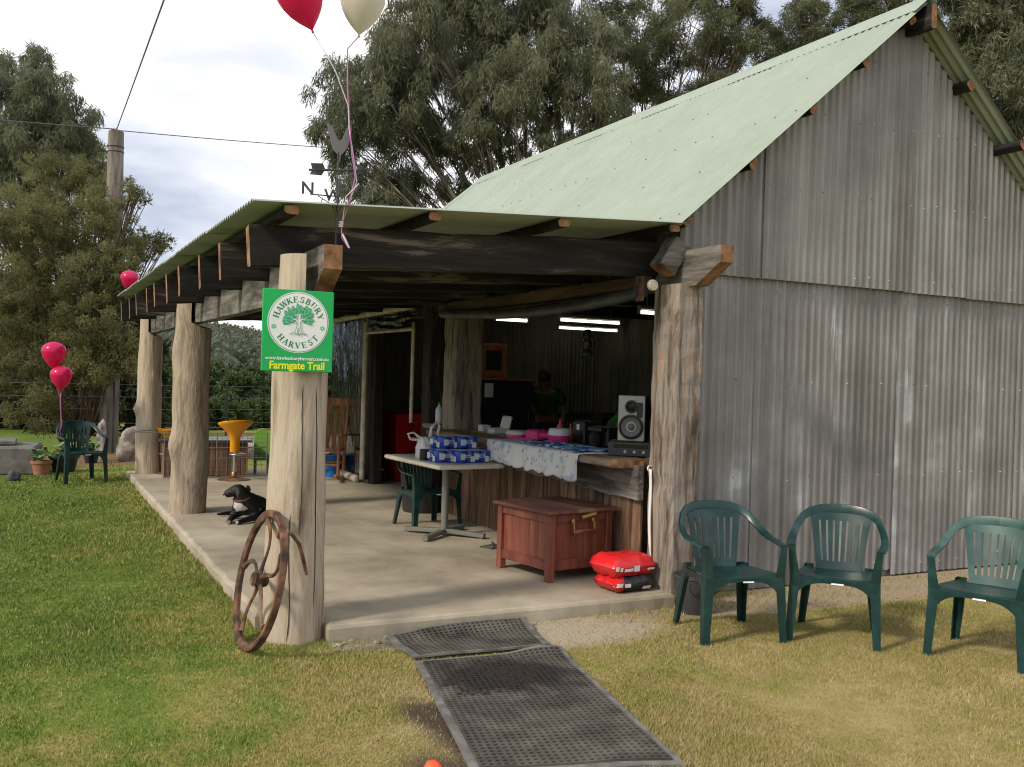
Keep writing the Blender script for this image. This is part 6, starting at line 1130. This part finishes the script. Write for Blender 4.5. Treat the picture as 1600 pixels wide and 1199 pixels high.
def tree(key, label, fol, bark, nleaf, ll, lw, droop, clump, stems=1, tr=.16, group=None, name='gum_tree', twigs=True, seed=1):
    (bx, by), blobs = TREES[key]; base = V((bx, by, gz(bx, by))); t = thing(name, label, 'tree', base, 0, group); rng = np.random.default_rng(seed); rd = random.Random(seed)
    B = [(V(b[:3])-base, b[3]) for b in blobs]; mb = MB(); CC = []
    # stems and limbs
    top = sum((b[0].z for b in B))/len(B); fork = max(.25, min(b[0].z for b in B)*.35)
    sts = []
    for s_ in range(stems):
        a = rd.uniform(0, 6.28); q = V((math.cos(a), math.sin(a), 0))*(.10+tr*.9)*(stems > 1); sts.append((q, q*1.8+V((rd.uniform(-.2, .2), rd.uniform(-.2, .2), fork))))
        mb.tube([q+V((0, 0, -.2)), q.lerp(sts[-1][1], .5)+V((rd.uniform(-.05, .05), 0, 0)), sts[-1][1]], [tr*1.25, tr*1.05, tr*.95], 10)
    for bi, (c, r_) in enumerate(B):
        q, f = min(sts, key=lambda s_: (s_[1].xy-c.xy).length+rd.uniform(0, 1.5)*stems*.3); ctrl = f.lerp(c, .45)+V((0, 0, (c.z-f.z)*.18)) if c.z > f.z else f.lerp(c, .5)+V((0, 0, .3)); path = []
        for i in range(9): s_ = i/8; p = f*(1-s_)**2+ctrl*2*s_*(1-s_)+c*s_**2; path.append(p+V((rd.uniform(-1, 1), rd.uniform(-1, 1), rd.uniform(-1, 1)))*.05*r_*(0 < i < 8))
        r0_ = tr*rd.uniform(.42, .62); mb.tube(path, [max(.012, r0_*(1-.82*i/8)) for i in range(9)], 6)
        for k in range(12):   # branchlets to clump centres on and in the blob
            v = V(rng.normal(size=3)); v.normalize(); rad = r_*(rng.random()**.35); e_ = c+V((v.x*rad, v.y*rad, v.z*rad*.85)); s0 = path[rd.randint(4, 8)]; mid = s0.lerp(e_, .5)+V((0, 0, .12*r_))
            if twigs: mb.tube([s0, mid, e_], [max(.01, r0_*.22), max(.008, r0_*.14), .006], 4, cap=False)
            CC.append((e_, r_*rd.uniform(.20, .36)))
        for k in range(int(clump)):
            v = V(rng.normal(size=3)); v.normalize(); rad = r_*1.12*(rng.random()**.38); CC.append((c+V((v.x*rad, v.y*rad, v.z*rad*.85)), r_*rd.uniform(.14, .32)))
    mb.build('trunk', bark, t, smooth=True)
    C = np.array([list(c) for c, _ in CC]); Rr = np.array([r_ for _, r_ in CC]); w_ = Rr**2; idx = rng.choice(len(C), nleaf, p=w_/w_.sum())
    off = rng.normal(size=(nleaf, 3)); off /= np.linalg.norm(off, axis=1)[:, None]; off *= (rng.random(nleaf)**.45)[:, None]; off[:, 2] *= 1.25 if droop > .5 else .9
    P = C[idx]+off*Rr[idx][:, None]; d = rng.normal(size=(nleaf, 3)); d[:, 2] -= droop*2.2; d /= np.linalg.norm(d, axis=1)[:, None]; s_ = np.cross(d, rng.normal(size=(nleaf, 3))); s_ /= np.linalg.norm(s_, axis=1)[:, None]
    l_ = ll*rng.uniform(.6, 1.35, nleaf)[:, None]; ww = lw*rng.uniform(.7, 1.3, nleaf)[:, None]; Q = np.empty((nleaf, 4, 3)); Q[:, 0] = P; Q[:, 1] = P+d*l_*.45+s_*ww; Q[:, 2] = P+d*l_; Q[:, 3] = P+d*l_*.45-s_*ww
    tone = rng.random(len(C)); rn = np.repeat(np.clip(.6*tone[idx]+.4*rng.random(nleaf), 0, 1), 4)
    np_mesh('crown', Q.reshape(-1, 3), np.arange(4*nleaf).reshape(-1, 4), 4, fol, t, attr=rn); return t
tree('A', 'big drooping gum tree rising behind the green roof', f_gum, m_bark, 160000, .20, .0125, .85, 20, 3, .14, seed=2)
tree('B', 'dark upright she-oak between the big gum and the ridge', f_cas, m_barkd, 56000, .20, .011, .25, 13, 2, .13, name='she_oak', seed=3)
tree('C', 'thin crowned she-oak standing over the far roof ridge', f_cas, m_barkd, 36000, .20, .012, .25, 12, 1, .13, name='she_oak', seed=4)
tree('D', 'brownish gum tree beyond the apex of the gable', f_gum, m_bark, 60000, .18, .013, .6, 20, 1, .16, seed=5)
tree('E', 'tall grey green gum tree far behind the bushy tree', f_gum, m_bark, 62000, .26, .017, .8, 15, 1, .22, seed=6)
tree('F', 'many stemmed bushy tea tree in front of the pole', f_tea, m_barkd, 150000, .07, .0092, -.15, 30, 8, .04, name='tea_tree', seed=7)
tree('G', 'dark dense shrub behind the concrete trough', f_dk, m_barkd, 36000, .17, .024, .2, 18, 2, .08, name='dark_shrub', seed=8)
tree('H', 'dark dense shrub behind the pole and boulder', f_dk, m_barkd, 34000, .17, .024, .2, 18, 2, .08, name='dark_shrub', seed=9)
for i in range(9): tree('s%d' % i, 'rounded green bush growing beyond the wire fence', f_sh, m_barkd, 22000, .15, .028, .15, 18, 2, .08, group='bushes beyond the fence', name='bush', seed=20+i)
tree('t', 'green shrub seen between the sign post and the plastic curtain', f_sh, m_barkd, 26000, .17, .028, .2, 18, 2, .08, name='shrub', seed=40)
# ------------------------------------------------------------------ wooded hill
def hill_h(x, y):
    a = math.atan2(x, y); d = math.hypot(x, y)
    top = 9.0+4.5*math.exp(-((a-R(8.3))/R(4.5))**2)+2*math.exp(-((a-R(17))/R(3))**2)+1.8*noise.noise((a*14, 1, 0))
    return -2.5+top*max(0, min(1, (d-150)/230))**.9
def hill():
    n, m = 70, 14; P = []
    for j in range(m+1):
        d = 150+(j/m)*330
        for i in range(n+1): a = R(-50+i*150/n); x_, y_ = math.sin(a)*d, math.cos(a)*d; P.append((x_, y_, hill_h(x_, y_)))
    mb = MB(); mb.add(P, [(j*(n+1)+i, j*(n+1)+i+1, (j+1)*(n+1)+i+1, (j+1)*(n+1)+i) for j in range(m) for i in range(n)]); structure(mb.build('hill', mk('forest_floor', [(.3, (.03, .04, .02)), (.7, (.06, .07, .035))], ns=.05, rough=.95), smooth=True))
    rng = np.random.default_rng(12); V_ = []; rn = []
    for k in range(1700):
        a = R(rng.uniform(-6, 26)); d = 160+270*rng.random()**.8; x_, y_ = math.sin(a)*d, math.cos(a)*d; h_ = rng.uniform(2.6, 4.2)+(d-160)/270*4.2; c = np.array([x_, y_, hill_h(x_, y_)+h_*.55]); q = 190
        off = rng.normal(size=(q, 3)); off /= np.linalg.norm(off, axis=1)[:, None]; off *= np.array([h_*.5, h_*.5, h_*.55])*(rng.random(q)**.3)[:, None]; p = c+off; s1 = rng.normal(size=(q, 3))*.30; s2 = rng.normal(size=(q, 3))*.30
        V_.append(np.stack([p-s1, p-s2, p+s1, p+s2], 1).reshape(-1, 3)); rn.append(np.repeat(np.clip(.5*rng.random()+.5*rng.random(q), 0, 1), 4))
    V_ = np.concatenate(V_); o = np_mesh('hill_forest', V_, np.arange(len(V_)).reshape(-1, 4), 4, foliage_mat('hazed_hill_leaves', (.085, .108, .07), (.135, .155, .10), (.19, .205, .135), .05, .4), attr=np.concatenate(rn)); o['kind'] = 'stuff'; tag(o, 'far wooded hillside of grey green bush', 'forest')  # leaf colours lightened to stand for distance haze; no air volume is built
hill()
